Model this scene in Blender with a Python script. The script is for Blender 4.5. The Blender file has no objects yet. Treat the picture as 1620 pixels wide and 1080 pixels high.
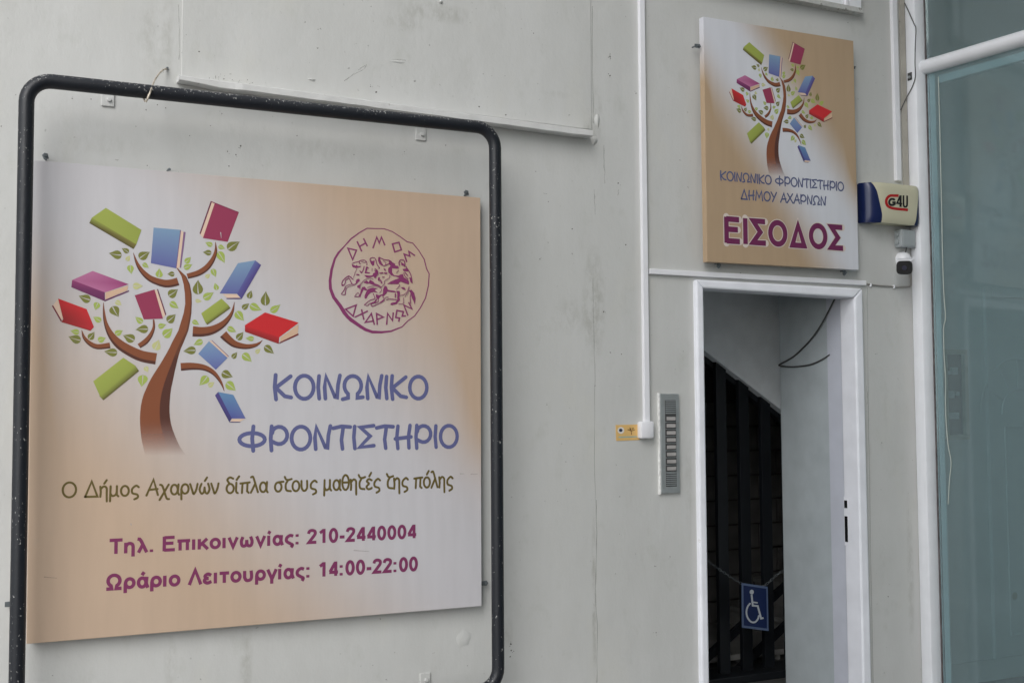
import bpy, bmesh, math, random
from mathutils import Vector, noise
from mathutils.geometry import tessellate_polygon
random.seed(7)
scn = bpy.context.scene
COL = scn.collection

# ---------------------------------------------------------------- camera
F_PX = 1800.0
YAW, PITCH, ROLL = 0.4528255, 0.0592632, -0.0049219
CAM = Vector((0.0, -4.6, 1.6))
cy, sy, cp, sp = math.cos(YAW), math.sin(YAW), math.cos(PITCH), math.sin(PITCH)
FWD = Vector((sy*cp, cy*cp, sp)); RT0 = Vector((cy, -sy, 0)); UP0 = RT0.cross(FWD)
RT = math.cos(ROLL)*RT0 + math.sin(ROLL)*UP0
UP = -math.sin(ROLL)*RT0 + math.cos(ROLL)*UP0
cd = bpy.data.cameras.new('camera'); cam = bpy.data.objects.new('camera', cd); COL.objects.link(cam)
cd.lens = 36.0*F_PX/1620.0; cd.sensor_width = 36.0; cd.clip_end = 500
from mathutils import Matrix
M3 = Matrix((RT, UP, -FWD)).transposed()
cam.matrix_world = Matrix.Translation(CAM) @ M3.to_4x4()
scn.camera = cam

# ---------------------------------------------------------------- light
SUN_DIR = Vector((-0.50, -0.74, 0.62)).normalized()
w = bpy.data.worlds.new('World'); scn.world = w; w.use_nodes = True
nt = w.node_tree
sky = nt.nodes.new('ShaderNodeTexSky'); sky.sky_type = 'NISHITA'; sky.sun_disc = False
sky.sun_elevation = math.asin(SUN_DIR.z); sky.sun_rotation = math.atan2(SUN_DIR.x, SUN_DIR.y)
sky.air_density = 1.0; sky.dust_density = 0.3; sky.ozone_density = 1.0
hs = nt.nodes.new('ShaderNodeHueSaturation'); hs.inputs['Saturation'].default_value = 0.22
bg = nt.nodes['Background']; bg.inputs['Strength'].default_value = 0.15
nt.links.new(sky.outputs[0], hs.inputs['Color']); nt.links.new(hs.outputs[0], bg.inputs['Color'])
sl = bpy.data.lights.new('sun', 'SUN'); sl.energy = 1.3; sl.angle = math.radians(42); sl.color = (1.0, 0.97, 0.93)
so = bpy.data.objects.new('sun', sl); COL.objects.link(so)
so.rotation_euler = SUN_DIR.to_track_quat('Z', 'Y').to_euler()
scn.view_settings.view_transform = 'Standard'; scn.view_settings.look = 'None'
scn.view_settings.gamma = 1; scn.view_settings.use_curve_mapping = False
scn.view_settings.exposure = 0.75
ILL = 0.88          # how bright a white surface comes out here: print colours read off the photo are divided by it

# ---------------------------------------------------------------- helpers
def px(x, y, Y=0.0):
    d = FWD*F_PX + RT*(x-810) - UP*(y-540)
    return CAM + d*((Y-CAM.y)/d.y)
def pxX(x, y, X):
    d = FWD*F_PX + RT*(x-810) - UP*(y-540)
    return CAM + d*((X-CAM.x)/d.x)
def pxpl(x, y, P, N):
    d = FWD*F_PX + RT*(x-810) - UP*(y-540)
    return CAM + d*((P-CAM).dot(N)/d.dot(N))
def lin(c):
    c = c/255.0
    return c/12.92 if c <= 0.04045 else ((c+0.055)/1.055)**2.4
def C(r, g, b, a=1.0, ill=None):
    k = ill or ILL
    return (min(.9, lin(r)/k), min(.9, lin(g)/k), min(.9, lin(b)/k), a)

def nmat(name):
    m = bpy.data.materials.new(name); m.use_nodes = True
    return m, m.node_tree, m.node_tree.nodes['Principled BSDF']
def N(t, k, **kw):
    n = t.nodes.new(k)
    for a, b in kw.items(): setattr(n, a, b)
    return n
def simple(name, col, rough=.5, metal=0.0, bump=0.0, bscale=40, vary=0.08, vscale=9, spec=0.5, dirt=None, dscale=14, dthr=.62):
    m, t, p = nmat(name)
    tc = N(t, 'ShaderNodeTexCoord')
    n1 = N(t, 'ShaderNodeTexNoise'); n1.inputs['Scale'].default_value = vscale; n1.inputs['Detail'].default_value = 6
    t.links.new(tc.outputs['Object'], n1.inputs['Vector'])
    mr = N(t, 'ShaderNodeMapRange'); mr.inputs[1].default_value = .3; mr.inputs[2].default_value = .7
    mr.inputs[3].default_value = 1-vary; mr.inputs[4].default_value = 1+vary
    t.links.new(n1.outputs[0], mr.inputs[0])
    mx = N(t, 'ShaderNodeMix', data_type='RGBA', blend_type='MULTIPLY'); mx.inputs[0].default_value = 1
    mx.inputs[6].default_value = (*col[:3], 1); t.links.new(mr.outputs[0], mx.inputs[7])
    out = mx.outputs[2]
    if dirt:
        n2 = N(t, 'ShaderNodeTexNoise'); n2.inputs['Scale'].default_value = dscale; n2.inputs['Detail'].default_value = 8
        n2.inputs['Roughness'].default_value = .7
        t.links.new(tc.outputs['Object'], n2.inputs['Vector'])
        r2 = N(t, 'ShaderNodeMapRange'); r2.inputs[1].default_value = dthr; r2.inputs[2].default_value = dthr+.06
        t.links.new(n2.outputs[0], r2.inputs[0])
        m2 = N(t, 'ShaderNodeMix', data_type='RGBA'); t.links.new(r2.outputs[0], m2.inputs[0])
        t.links.new(out, m2.inputs[6]); m2.inputs[7].default_value = (*dirt, 1); out = m2.outputs[2]
    t.links.new(out, p.inputs['Base Color'])
    p.inputs['Roughness'].default_value = rough; p.inputs['Metallic'].default_value = metal
    p.inputs['Specular IOR Level'].default_value = spec
    if bump:
        n3 = N(t, 'ShaderNodeTexNoise'); n3.inputs['Scale'].default_value = bscale; n3.inputs['Detail'].default_value = 5
        t.links.new(tc.outputs['Object'], n3.inputs['Vector'])
        b = N(t, 'ShaderNodeBump'); b.inputs['Strength'].default_value = bump; b.inputs['Distance'].default_value = .01
        t.links.new(n3.outputs[0], b.inputs['Height']); t.links.new(b.outputs[0], p.inputs['Normal'])
    return m

def print_material():
    m, t, p = nmat('printed_ink')
    a = N(t, 'ShaderNodeAttribute', attribute_name='Col')
    t.links.new(a.outputs['Color'], p.inputs['Base Color']); t.links.new(a.outputs['Alpha'], p.inputs['Alpha'])
    p.inputs['Roughness'].default_value = .5; p.inputs['Specular IOR Level'].default_value = .35
    return m
INK = print_material()

WALLC = (.575, .578, .565)
def wall_material():
    m, t, p = nmat('painted_plaster')
    tc = N(t, 'ShaderNodeTexCoord')
    def noise_(scale, detail=6, rough=.55, sc=(1, 1, 1), loc=(0, 0, 0)):
        mp = N(t, 'ShaderNodeMapping'); mp.inputs['Scale'].default_value = sc; mp.inputs['Location'].default_value = loc
        t.links.new(tc.outputs['Object'], mp.inputs[0])
        n = N(t, 'ShaderNodeTexNoise'); n.inputs['Scale'].default_value = scale
        n.inputs['Detail'].default_value = detail; n.inputs['Roughness'].default_value = rough
        t.links.new(mp.outputs[0], n.inputs['Vector']); return n.outputs[0]
    def rng(s, a, b, c, d):
        r = N(t, 'ShaderNodeMapRange'); r.inputs[1].default_value = a; r.inputs[2].default_value = b
        r.inputs[3].default_value = c; r.inputs[4].default_value = d; t.links.new(s, r.inputs[0]); return r.outputs[0]
    def mul(a, b):
        r = N(t, 'ShaderNodeMath', operation='MULTIPLY')
        for i, s in enumerate((a, b)):
            if isinstance(s, (int, float)): r.inputs[i].default_value = s
            else: t.links.new(s, r.inputs[i])
        return r.outputs[0]
    def mix(col, fac, c2):
        r = N(t, 'ShaderNodeMix', data_type='RGBA'); t.links.new(fac, r.inputs[0])
        if isinstance(col, tuple): r.inputs[6].default_value = (*col, 1)
        else: t.links.new(col, r.inputs[6])
        r.inputs[7].default_value = (*c2, 1); return r.outputs[2]
    c = mix(WALLC, rng(noise_(1.6, 5), .35, .7, 0, .5), (.50, .503, .48))
    c = mix(c, rng(noise_(3.0, 6, .6, (1.8, 1, .5), (4, 0, 2)), .42, .75, 0, .55), (.50, .503, .485))     # drip streaks
    c = mix(c, rng(noise_(5.5, 9, .7, (1.6, 1, 1), (9, 0, 3)), .56, .76, 0, .5), (.43, .44, .40))             # grey-green damp
    c = mix(c, rng(noise_(2.2, 6, .6, (1.2, 1, .6), (2, 0, 7)), .55, .75, 0, .5), (.60, .59, .53))            # warm patch-up paint
    # stains where the photo has them: (x, z, rx, rz, strength)
    sep = N(t, 'ShaderNodeSeparateXYZ'); t.links.new(tc.outputs['Object'], sep.inputs[0])
    brk = noise_(16, 8, .72, (1.5, 1, .7), (1, 0, 5))
    for (x, y, rx, rz, s) in ((940, 480, .07, .30, .55), (905, 500, .10, .10, .3), (940, 940, .015, .45, .6), (690, 20, .22, .05, .45),
                              (640, 35, .12, .06, .35), (265, 50, .03, .25, .3), (240, 60, .06, .2, .3), (937, 205, .06, .06, .5),
                              (945, 170, .03, .12, .35), (880, 150, .10, .02, .2), (390, 1045, .03, .18, .4), (270, 1050, .03, .12, .3),
                              (1375, 700, .02, .5, .2), (1440, 900, .03, .5, .35), (800, 1000, .04, .10, .3), (520, 240, .25, .06, .2),
                              (170, 230, .20, .05, .18), (1090, 760, .03, .3, .2), (1400, 960, .12, .05, .15)):
        P = px(x, y, 0)
        dx = N(t, 'ShaderNodeMath', operation='MULTIPLY_ADD'); t.links.new(sep.outputs[0], dx.inputs[0]); dx.inputs[1].default_value = 1/rx; dx.inputs[2].default_value = -P.x/rx
        dz = N(t, 'ShaderNodeMath', operation='MULTIPLY_ADD'); t.links.new(sep.outputs[2], dz.inputs[0]); dz.inputs[1].default_value = 1/rz; dz.inputs[2].default_value = -P.z/rz
        ad = N(t, 'ShaderNodeMath', operation='ADD'); t.links.new(mul(dx.outputs[0], dx.outputs[0]), ad.inputs[0]); t.links.new(mul(dz.outputs[0], dz.outputs[0]), ad.inputs[1])
        fac = mul(rng(ad.outputs[0], 0, 1, min(.95, s*1.7), 0), rng(brk, .42, .60, 0, 1))
        c = mix(c, fac, (.40, .40, .37))
    # fly specks and chips, small
    sp_ = noise_(46, 3, .5)
    spz = noise_(2.5, 3, .5, (1, 1, 1), (5, 0, 5))
    c = mix(c, mul(rng(sp_, .705, .73, 0, .75), rng(spz, .42, .6, 0, 1)), (.16, .155, .14))
    c = mix(c, rng(noise_(20, 4, .6, (1, 1, 1), (11, 0, 0)), .735, .75, 0, .7), (.66, .655, .62))
    t.links.new(c, p.inputs['Base Color'])
    p.inputs['Roughness'].default_value = .62; p.inputs['Specular IOR Level'].default_value = .3
    h1 = noise_(3.5, 6, .6, (1, 1, .7)); h2 = noise_(60, 4, .6, (1, 1, .5)); h3 = noise_(14, 5, .6, (2.5, 1, .3))
    s1 = mul(h1, 1.0); s2 = mul(h2, .05); s3 = mul(h3, .05)
    a1 = N(t, 'ShaderNodeMath', operation='ADD'); t.links.new(s1, a1.inputs[0]); t.links.new(s2, a1.inputs[1])
    a2 = N(t, 'ShaderNodeMath', operation='ADD'); t.links.new(a1.outputs[0], a2.inputs[0]); t.links.new(s3, a2.inputs[1])
    b = N(t, 'ShaderNodeBump'); b.inputs['Strength'].default_value = .32; b.inputs['Distance'].default_value = .022
    t.links.new(a2.outputs[0], b.inputs['Height']); t.links.new(b.outputs[0], p.inputs['Normal'])
    return m

def board_material(name, x0, x1, z0, z1, LT, TAN, hi, lo, small=False):
    """printed sign background: pale diagonal band between two tan corners"""
    m, t, p = nmat(name)
    tc = N(t, 'ShaderNodeTexCoord'); sep = N(t, 'ShaderNodeSeparateXYZ'); t.links.new(tc.outputs['Object'], sep.inputs[0])
    def ma(op, *s):
        r = N(t, 'ShaderNodeMath', operation=op)
        for i, q in enumerate(s):
            if isinstance(q, (int, float)): r.inputs[i].default_value = q
            else: t.links.new(q, r.inputs[i])
        return r.outputs[0]
    u = ma('MULTIPLY_ADD', sep.outputs[0], 1/(x1-x0), -x0/(x1-x0))
    v = ma('MULTIPLY_ADD', sep.outputs[2], -1/(z1-z0), z1/(z1-z0))
    s = ma('SUBTRACT', u, v)
    def sm(q, a, b):
        r = N(t, 'ShaderNodeMapRange', interpolation_type='SMOOTHSTEP'); r.inputs[1].default_value = a; r.inputs[2].default_value = b
        t.links.new(q, r.inputs[0]); return r.outputs[0]
    f1 = sm(s, *hi)
    f2 = sm(ma('MULTIPLY', s, -1), *lo)
    f3 = ma('MULTIPLY', sm(u, .90, 1.02), .5)
    f4 = ma('MULTIPLY', sm(ma('SUBTRACT', .06, u), 0, .06), .4)
    f = ma('MINIMUM', ma('ADD', ma('ADD', f1, f2), ma('ADD', ma('MULTIPLY', f3, sm(ma('SUBTRACT', .75, v), 0, .2)), ma('MULTIPLY', f4, sm(v, .1, .4)))), 1)
    mx = N(t, 'ShaderNodeMix', data_type='RGBA'); t.links.new(f, mx.inputs[0])
    mx.inputs[6].default_value = LT; mx.inputs[7].default_value = TAN
    # weathering: faint vertical smears and dust
    mp = N(t, 'ShaderNodeMapping'); mp.inputs['Scale'].default_value = (9, 1, 1.2); t.links.new(tc.outputs['Object'], mp.inputs[0])
    n = N(t, 'ShaderNodeTexNoise'); n.inputs['Scale'].default_value = 2.5; n.inputs['Detail'].default_value = 7; t.links.new(mp.outputs[0], n.inputs['Vector'])
    r = N(t, 'ShaderNodeMapRange'); r.inputs[1].default_value = .3; r.inputs[2].default_value = .7; r.inputs[3].default_value = .96; r.inputs[4].default_value = 1.02
    t.links.new(n.outputs[0], r.inputs[0])
    m2 = N(t, 'ShaderNodeMix', data_type='RGBA', blend_type='MULTIPLY'); m2.inputs[0].default_value = 1
    t.links.new(mx.outputs[2], m2.inputs[6]); t.links.new(r.outputs[0], m2.inputs[7])
    n4 = N(t, 'ShaderNodeTexNoise'); n4.inputs['Scale'].default_value = 12; n4.inputs['Detail'].default_value = 9; n4.inputs['Roughness'].default_value = .75
    t.links.new(tc.outputs['Object'], n4.inputs['Vector'])
    r4 = N(t, 'ShaderNodeMapRange'); r4.inputs[1].default_value = .62; r4.inputs[2].default_value = .75; r4.inputs[4].default_value = .18
    t.links.new(n4.outputs[0], r4.inputs[0])
    m3 = N(t, 'ShaderNodeMix', data_type='RGBA'); t.links.new(r4.outputs[0], m3.inputs[0]); t.links.new(m2.outputs[2], m3.inputs[6])
    m3.inputs[7].default_value = (.42, .38, .33, 1)
    t.links.new(m3.outputs[2], p.inputs['Base Color'])
    p.inputs['Roughness'].default_value = .42; p.inputs['Specular IOR Level'].default_value = .4
    n5 = N(t, 'ShaderNodeTexNoise'); n5.inputs['Scale'].default_value = 3.0; t.links.new(tc.outputs['Object'], n5.inputs['Vector'])
    b = N(t, 'ShaderNodeBump'); b.inputs['Strength'].default_value = .12; b.inputs['Distance'].default_value = .02
    t.links.new(n5.outputs[0], b.inputs['Height']); t.links.new(b.outputs[0], p.inputs['Normal'])
    return m

def pipe_material():
    m, t, p = nmat('chipped_black_paint')
    tc = N(t, 'ShaderNodeTexCoord')
    n = N(t, 'ShaderNodeTexNoise'); n.inputs['Scale'].default_value = 125; n.inputs['Detail'].default_value = 4; n.inputs['Roughness'].default_value = .6
    mp = N(t, 'ShaderNodeMapping'); mp.inputs['Scale'].default_value = (1, 1, .6); t.links.new(tc.outputs['Object'], mp.inputs[0]); t.links.new(mp.outputs[0], n.inputs['Vector'])
    n2 = N(t, 'ShaderNodeTexNoise'); n2.inputs['Scale'].default_value = 4.5; n2.inputs['Detail'].default_value = 3; t.links.new(tc.outputs['Object'], n2.inputs['Vector'])
    a = N(t, 'ShaderNodeMath', operation='MULTIPLY_ADD'); t.links.new(n2.outputs[0], a.inputs[0]); a.inputs[1].default_value = .22; t.links.new(n.outputs[0], a.inputs[2])
    # the top sides weather most: chips thicken where the paint faces up
    g = N(t, 'ShaderNodeNewGeometry'); sn = N(t, 'ShaderNodeSeparateXYZ'); t.links.new(g.outputs['Normal'], sn.inputs[0])
    a2 = N(t, 'ShaderNodeMath', operation='MULTIPLY_ADD'); t.links.new(sn.outputs[2], a2.inputs[0]); a2.inputs[1].default_value = .14; t.links.new(a.outputs[0], a2.inputs[2])
    r = N(t, 'ShaderNodeMapRange'); r.inputs[1].default_value = .778; r.inputs[2].default_value = .80; t.links.new(a2.outputs[0], r.inputs[0])
    mx = N(t, 'ShaderNodeMix', data_type='RGBA'); t.links.new(r.outputs[0], mx.inputs[0])
    mx.inputs[6].default_value = (.007, .009, .014, 1); mx.inputs[7].default_value = (.34, .34, .33, 1)
    t.links.new(mx.outputs[2], p.inputs['Base Color'])
    n3 = N(t, 'ShaderNodeTexNoise'); n3.inputs['Scale'].default_value = 18; t.links.new(tc.outputs['Object'], n3.inputs['Vector'])
    r3 = N(t, 'ShaderNodeMapRange'); r3.inputs[3].default_value = .32; r3.inputs[4].default_value = .6; t.links.new(n3.outputs[0], r3.inputs[0])
    t.links.new(r3.outputs[0], p.inputs['Roughness'])
    b = N(t, 'ShaderNodeBump'); b.inputs['Strength'].default_value = .35; b.inputs['Distance'].default_value = .002
    t.links.new(n.outputs[0], b.inputs['Height']); t.links.new(b.outputs[0], p.inputs['Normal'])
    return m

def glass_material(name, tint, rough=.02, ior=1.45):
    m, t, p = nmat(name); t.nodes.remove(p)
    out = t.nodes['Material Output']
    tr = N(t, 'ShaderNodeBsdfTransparent'); tr.inputs[0].default_value = (*tint, 1)
    gl = N(t, 'ShaderNodeBsdfAnisotropic'); gl.inputs['Roughness'].default_value = rough
    df = N(t, 'ShaderNodeBsdfDiffuse'); df.inputs[0].default_value = (.34, .42, .435, 1)
    tc = N(t, 'ShaderNodeTexCoord'); n = N(t, 'ShaderNodeTexNoise'); n.inputs['Scale'].default_value = 3; n.inputs['Detail'].default_value = 8
    t.links.new(tc.outputs['Object'], n.inputs['Vector'])
    r = N(t, 'ShaderNodeMapRange'); r.inputs[1].default_value = .35; r.inputs[2].default_value = .8; r.inputs[3].default_value = .22; r.inputs[4].default_value = .29
    t.links.new(n.outputs[0], r.inputs[0])
    m1 = N(t, 'ShaderNodeMixShader'); t.links.new(r.outputs[0], m1.inputs[0]); t.links.new(tr.outputs[0], m1.inputs[1]); t.links.new(df.outputs[0], m1.inputs[2])
    fr = N(t, 'ShaderNodeFresnel'); fr.inputs[0].default_value = ior
    m2 = N(t, 'ShaderNodeMixShader'); t.links.new(fr.outputs[0], m2.inputs[0]); t.links.new(m1.outputs[0], m2.inputs[1]); t.links.new(gl.outputs[0], m2.inputs[2])
    t.links.new(m2.outputs[0], out.inputs[0])
    return m

def link(name, me, mat=None, parent=None):
    o = bpy.data.objects.new(name, me); COL.objects.link(o)
    if mat: me.materials.append(mat)
    if parent: o.parent = parent; o.matrix_parent_inverse = Matrix.Identity(4)
    return o
def tag(o, label, cat, group=None, kind=None):
    if label: o['label'] = label
    if cat: o['category'] = cat
    if group: o['group'] = group
    if kind: o['kind'] = kind
    return o
def thing(name, label, cat, group=None):
    o = bpy.data.objects.new(name, None); COL.objects.link(o); o.empty_display_size = .1
    return tag(o, label, cat, group)

class MB:
    def __init__(s): s.bm = bmesh.new()
    def box(s, x0, x1, y0, y1, z0, z1, bev=0.0):
        vs = [s.bm.verts.new((x, y, z)) for x in (x0, x1) for y in (y0, y1) for z in (z0, z1)]
        fs = [s.bm.faces.new([vs[i] for i in q]) for q in ((0,1,3,2),(4,6,7,5),(0,4,5,1),(2,3,7,6),(0,2,6,4),(1,5,7,3))]
        if bev:
            es = list({e for f in fs for e in f.edges})
            bmesh.ops.bevel(s.bm, geom=es, offset=bev, segments=2, affect='EDGES', profile=.5)
        return s
    def prism(s, pts, d, bev=0.0):
        """closed polygon of 3-D points extruded by vector d"""
        d = Vector(d); a = [s.bm.verts.new(p) for p in pts]; b = [s.bm.verts.new(Vector(p)+d) for p in pts]
        n = len(a); fs = [s.bm.faces.new(a), s.bm.faces.new(b[::-1])]
        for i in range(n): fs.append(s.bm.faces.new([a[i], b[i], b[(i+1) % n], a[(i+1) % n]]))
        if bev:
            es = list({e for f in fs for e in f.edges})
            bmesh.ops.bevel(s.bm, geom=es, offset=bev, segments=2, affect='EDGES', profile=.5)
        return s
    def tube(s, pts, r, n=10, closed=False, cap=True):
        pts = [Vector(p) for p in pts]; m = len(pts); rings = []; up = None
        for i, p in enumerate(pts):
            a = pts[i-1] if (i or closed) else p; b = pts[(i+1) % m] if (i < m-1 or closed) else p
            tv = (b-a).normalized()
            if up is None:
                up = Vector((0, -1, 0)) if abs(tv.y) < .9 else Vector((0, 0, 1))
            sd = tv.cross(up).normalized(); up = sd.cross(tv).normalized()
            rr = r(i/(m-1)) if callable(r) else r
            rings.append([s.bm.verts.new(p + rr*(math.cos(2*math.pi*k/n)*sd + math.sin(2*math.pi*k/n)*up)) for k in range(n)])
        for i in range(m if closed else m-1):
            A, B = rings[i], rings[(i+1) % m]
            for k in range(n): s.bm.faces.new([A[k], A[(k+1) % n], B[(k+1) % n], B[k]])
        if cap and not closed: s.bm.faces.new(rings[0][::-1]); s.bm.faces.new(rings[-1])
        return s
    def cyl(s, p, d, r, n=16, r2=None):
        p = Vector(p); d = Vector(d)
        return s.tube([p, p+d], (lambda t: r + ((r2 if r2 is not None else r)-r)*t), n)
    def build(s, name, mat=None, parent=None, smooth=False, flip=True):
        bmesh.ops.recalc_face_normals(s.bm, faces=s.bm.faces)
        me = bpy.data.meshes.new(name); s.bm.to_mesh(me); s.bm.free()
        o = link(name, me, mat, parent)
        if smooth:
            me.polygons.foreach_set('use_smooth', [True]*len(me.polygons))
            me.update()
            try:
                me.set_sharp_from_angle(angle=math.radians(38))
            except Exception: pass
        return o

# ---------------------------------------------------------------- flat print (ink on sign faces)
class Ink:
    """collects flat coloured shapes lying on a plane; mp maps 2-D artwork coordinates to 3-D"""
    def __init__(s, mp, nrm=Vector((0, -1, 0)), base=.0006): s.mp = mp; s.v = []; s.f = []; s.c = []; s.lv = base; s.n = nrm
    def up(s, d=.00005): s.lv += d
    def poly(s, pts, col):
        cols = col if isinstance(col, list) else [col]*len(pts)
        i0 = len(s.v)
        P3 = [s.mp(*p) for p in pts]
        for p, c in zip(P3, cols): s.v.append(p + s.n*s.lv); s.c.append(c)
        for tri in tessellate_polygon([[Vector((p[0], p[1], 0)) for p in pts]]): s.f.append([i0+k for k in tri])
    def stroke(s, pts, wd, col, cap='round', closed=False):
        P = [Vector(p) for p in pts]; n = len(P)
        W = wd if isinstance(wd, (list, tuple)) else [wd]*n
        cols = col if isinstance(col, list) else [col]*n
        L = []; R = []
        for i in range(n):
            a = P[i-1] if (i or closed) else None; b = P[(i+1) % n] if (i < n-1 or closed) else None
            d1 = (P[i]-a).normalized() if a is not None else None
            d2 = (b-P[i]).normalized() if b is not None else None
            if d1 is None: d1 = d2
            if d2 is None: d2 = d1
            tt = d1+d2
            tt = tt.normalized() if tt.length > 1e-6 else d1
            nn = Vector((-tt.y, tt.x)); c = max(.45, nn.dot(Vector((-d1.y, d1.x))))
            h = W[i]*.5/c
            L.append(P[i]+nn*h); R.append(P[i]-nn*h)
        i0 = len(s.v)
        for i in range(n):
            for q in (L[i], R[i]): s.v.append(s.mp(q.x, q.y) + s.n*s.lv); s.c.append(cols[i])
        for i in range(n if closed else n-1):
            j = (i+1) % n
            s.f.append([i0+2*i, i0+2*i+1, i0+2*j+1, i0+2*j])
        if cap == 'round' and not closed:
            for e, o in ((0, 1), (n-1, n-2)):
                d = (P[e]-P[o]).normalized(); r = W[e]*.5
                if r < 1e-9: continue
                a0 = math.atan2(d.y, d.x); k0 = len(s.v)
                for k in range(7):
                    a = a0 - math.pi/2 + math.pi*k/6
                    s.v.append(s.mp(P[e].x+r*math.cos(a), P[e].y+r*math.sin(a)) + s.n*s.lv); s.c.append(cols[e])
                s.f.append([k0+k for k in range(7)])
    def build(s, name, parent, mat=None):
        me = bpy.data.meshes.new(name); me.from_pydata([tuple(v) for v in s.v], [], s.f)
        a = me.color_attributes.new('Col', 'FLOAT_COLOR', 'POINT')
        a.data.foreach_set('color', [x for c in s.c for x in (c if len(c) == 4 else (*c, 1))])
        # all faces look along the sign's outward normal
        bm = bmesh.new(); bm.from_mesh(me); bm.normal_update()
        for f in bm.faces:
            if f.normal.dot(s.n) < 0: f.normal_flip()
        bm.to_mesh(me); bm.free()
        return link(name, me, mat or INK, parent)

def arc(cx, cy_, rx, ry, a0, a1, n=14):
    return [(cx+rx*math.cos(math.radians(a0+(a1-a0)*i/n)), cy_+ry*math.sin(math.radians(a0+(a1-a0)*i/n))) for i in range(n+1)]
def ell(cx, cy_, rx, ry, n=22): return ('c', arc(cx, cy_, rx, ry, 0, 360*(n-1)/n, n-1))
def spl(pts, k=5):
    """Catmull-Rom smoothing of a hand-drawn polyline"""
    out = []; n = len(pts)
    for i in range(n-1):
        p0 = pts[max(0, i-1)]; p1 = pts[i]; p2 = pts[i+1]; p3 = pts[min(n-1, i+2)]
        for j in range(k):
            t = j/k
            out.append(tuple(.5*((2*b)+(-a+c)*t+(2*a-5*b+4*c-d)*t*t+(-a+3*b-3*c+d)*t**3) for a, b, c, d in zip(p0, p1, p2, p3)))
    out.append(pts[-1]); return out
ACC = [(.22, .84), (.34, 1.06)]
HAND = {
 'Κ': (.64, [[(.06,1),(.03,.5),(.08,0)], [(.58,.95),(.07,.48),(.38,.13),(.6,.08)]]),
 'Ο': (.74, [ell(.36,.5,.33,.48)]), 'Ι': (.17, [[(.08,.97),(.05,.5),(.09,.03)]]),
 'Ν': (.64, [[(.08,.03),(.05,.5),(.1,.95),(.42,.1),(.5,.08),(.53,.6),(.6,1)]]),
 'Ω': (.78, [[(0,.0),(.2,.06)] + arc(.37,.57,.31,.41,236,-56,18) + [(.54,.06),(.74,.09)]]),
 'Φ': (.98, [ell(.46,.46,.43,.27), [(.5,1.0),(.46,.5),(.5,0)]]),
 'Ρ': (.68, [[(.08,1),(.05,.5),(.08,0)], [(.1,.72)] + arc(.34,.62,.28,.36,140,-120,12) + [(.12,.36)]]),
 'Τ': (.64, [[(.0,.9),(.3,.98),(.62,.95)], [(.36,.92),(.3,.4),(.34,.02)]]),
 'Σ': (.6, [[(.55,1),(.06,.93),(.42,.55),(.04,.08),(.56,.14)]]),
 'Η': (.68, [[(.1,.97),(.06,.5),(.1,0)], [(.56,1),(.5,.5),(.52,.02)], [(0,.42),(.6,.5)]]),
 'Δ': (.74, [[(.04,.02),(.36,1),(.66,.02),(.04,.02)]]), 'Μ': (.84, [[(.03,0),(.14,1),(.4,.3),(.67,1),(.77,0)]]),
 'Υ': (.62, [[(0,1),(.27,.5)], [(.58,1),(.15,0)]]), 'Α': (.66, [[(0,0),(.36,1),(.6,.02)], [(.12,.35),(.58,.4)]]),
 'Χ': (.68, [[(.05,1),(.62,0)], [(.6,1),(0,0)]]),
 'η': (.45, [[(.02,.65),(.05,.3),(.03,0)], spl([(.05,.5),(.2,.66),(.34,.55),(.35,.2),(.36,-.3)])]),
 'μ': (.54, [[(.06,.66),(.04,-.3)], spl([(.05,.2),(.16,.03),(.33,.12),(.38,.35)]), [(.38,.66),(.38,.1),(.46,0)]]),
 'ο': (.48, [ell(.22,.34,.2,.32)]), 'ς': (.46, [spl([(.42,.56),(.28,.66),(.08,.45),(.1,.18),(.34,.08),(.38,-.1),(.2,-.22)])]),
 'χ': (.54, [spl([(.02,.66),(.15,.55),(.36,-.18),(.5,-.26)]), [(.47,.66),(0,-.3)]]),
 'α': (.5, [[(.42,.66),(.39,.12),(.46,0)], ell(.2,.33,.18,.31)]), 'ρ': (.48, [[(.05,-.3),(.04,.35)], ell(.24,.36,.19,.3)]),
 'ν': (.46, [spl([(0,.66),(.1,.3),(.19,.02),(.32,.25),(.4,.66)])]),
 'ω': (.62, [spl([(.12,.66),(.02,.3),(.12,.03),(.25,.12),(.29,.42)]), spl([(.29,.42),(.33,.12),(.45,.03),(.56,.3),(.48,.66)])]),
 'δ': (.48, [ell(.22,.3,.2,.29), spl([(.2,.59),(.06,.84),(.2,1),(.38,.92)])]), 'ι': (.2, [spl([(.05,.66),(.04,.12),(.13,0)])]),
 'π': (.56, [[(0,.6),(.52,.66)], [(.12,.6),(.09,0)], [(.4,.62),(.38,.1),(.47,0)]]),
 'λ': (.46, [spl([(.0,.98),(.12,1),(.24,.6),(.4,.02)]), [(.25,.58),(0,0)]]), 'σ': (.52, [ell(.2,.31,.19,.29), [(.2,.61),(.5,.64)]]),
 'τ': (.42, [spl([(.02,.94),(.1,.78),(.24,.74),(.42,.8)]), spl([(.22,.74),(.08,.45),(.12,.1),(.38,.03)])]),
 'υ': (.48, [spl([(.03,.66),(.05,.2),(.2,.02),(.36,.2),(.36,.66)])]), 'θ': (.48, [ell(.22,.48,.2,.47), [(.03,.48),(.41,.48)]]),
 'ε': (.44, [spl([(.37,.58),(.2,.66),(.07,.52),(.2,.37),(.05,.17),(.18,.01),(.38,.09)])]),
 ' ': (.30, []),
}
HAND['ή'] = (HAND['η'][0], HAND['η'][1] + [ACC]); HAND['ώ'] = (.62, HAND['ω'][1] + [[(.3,.84),(.42,1.06)]])
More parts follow.
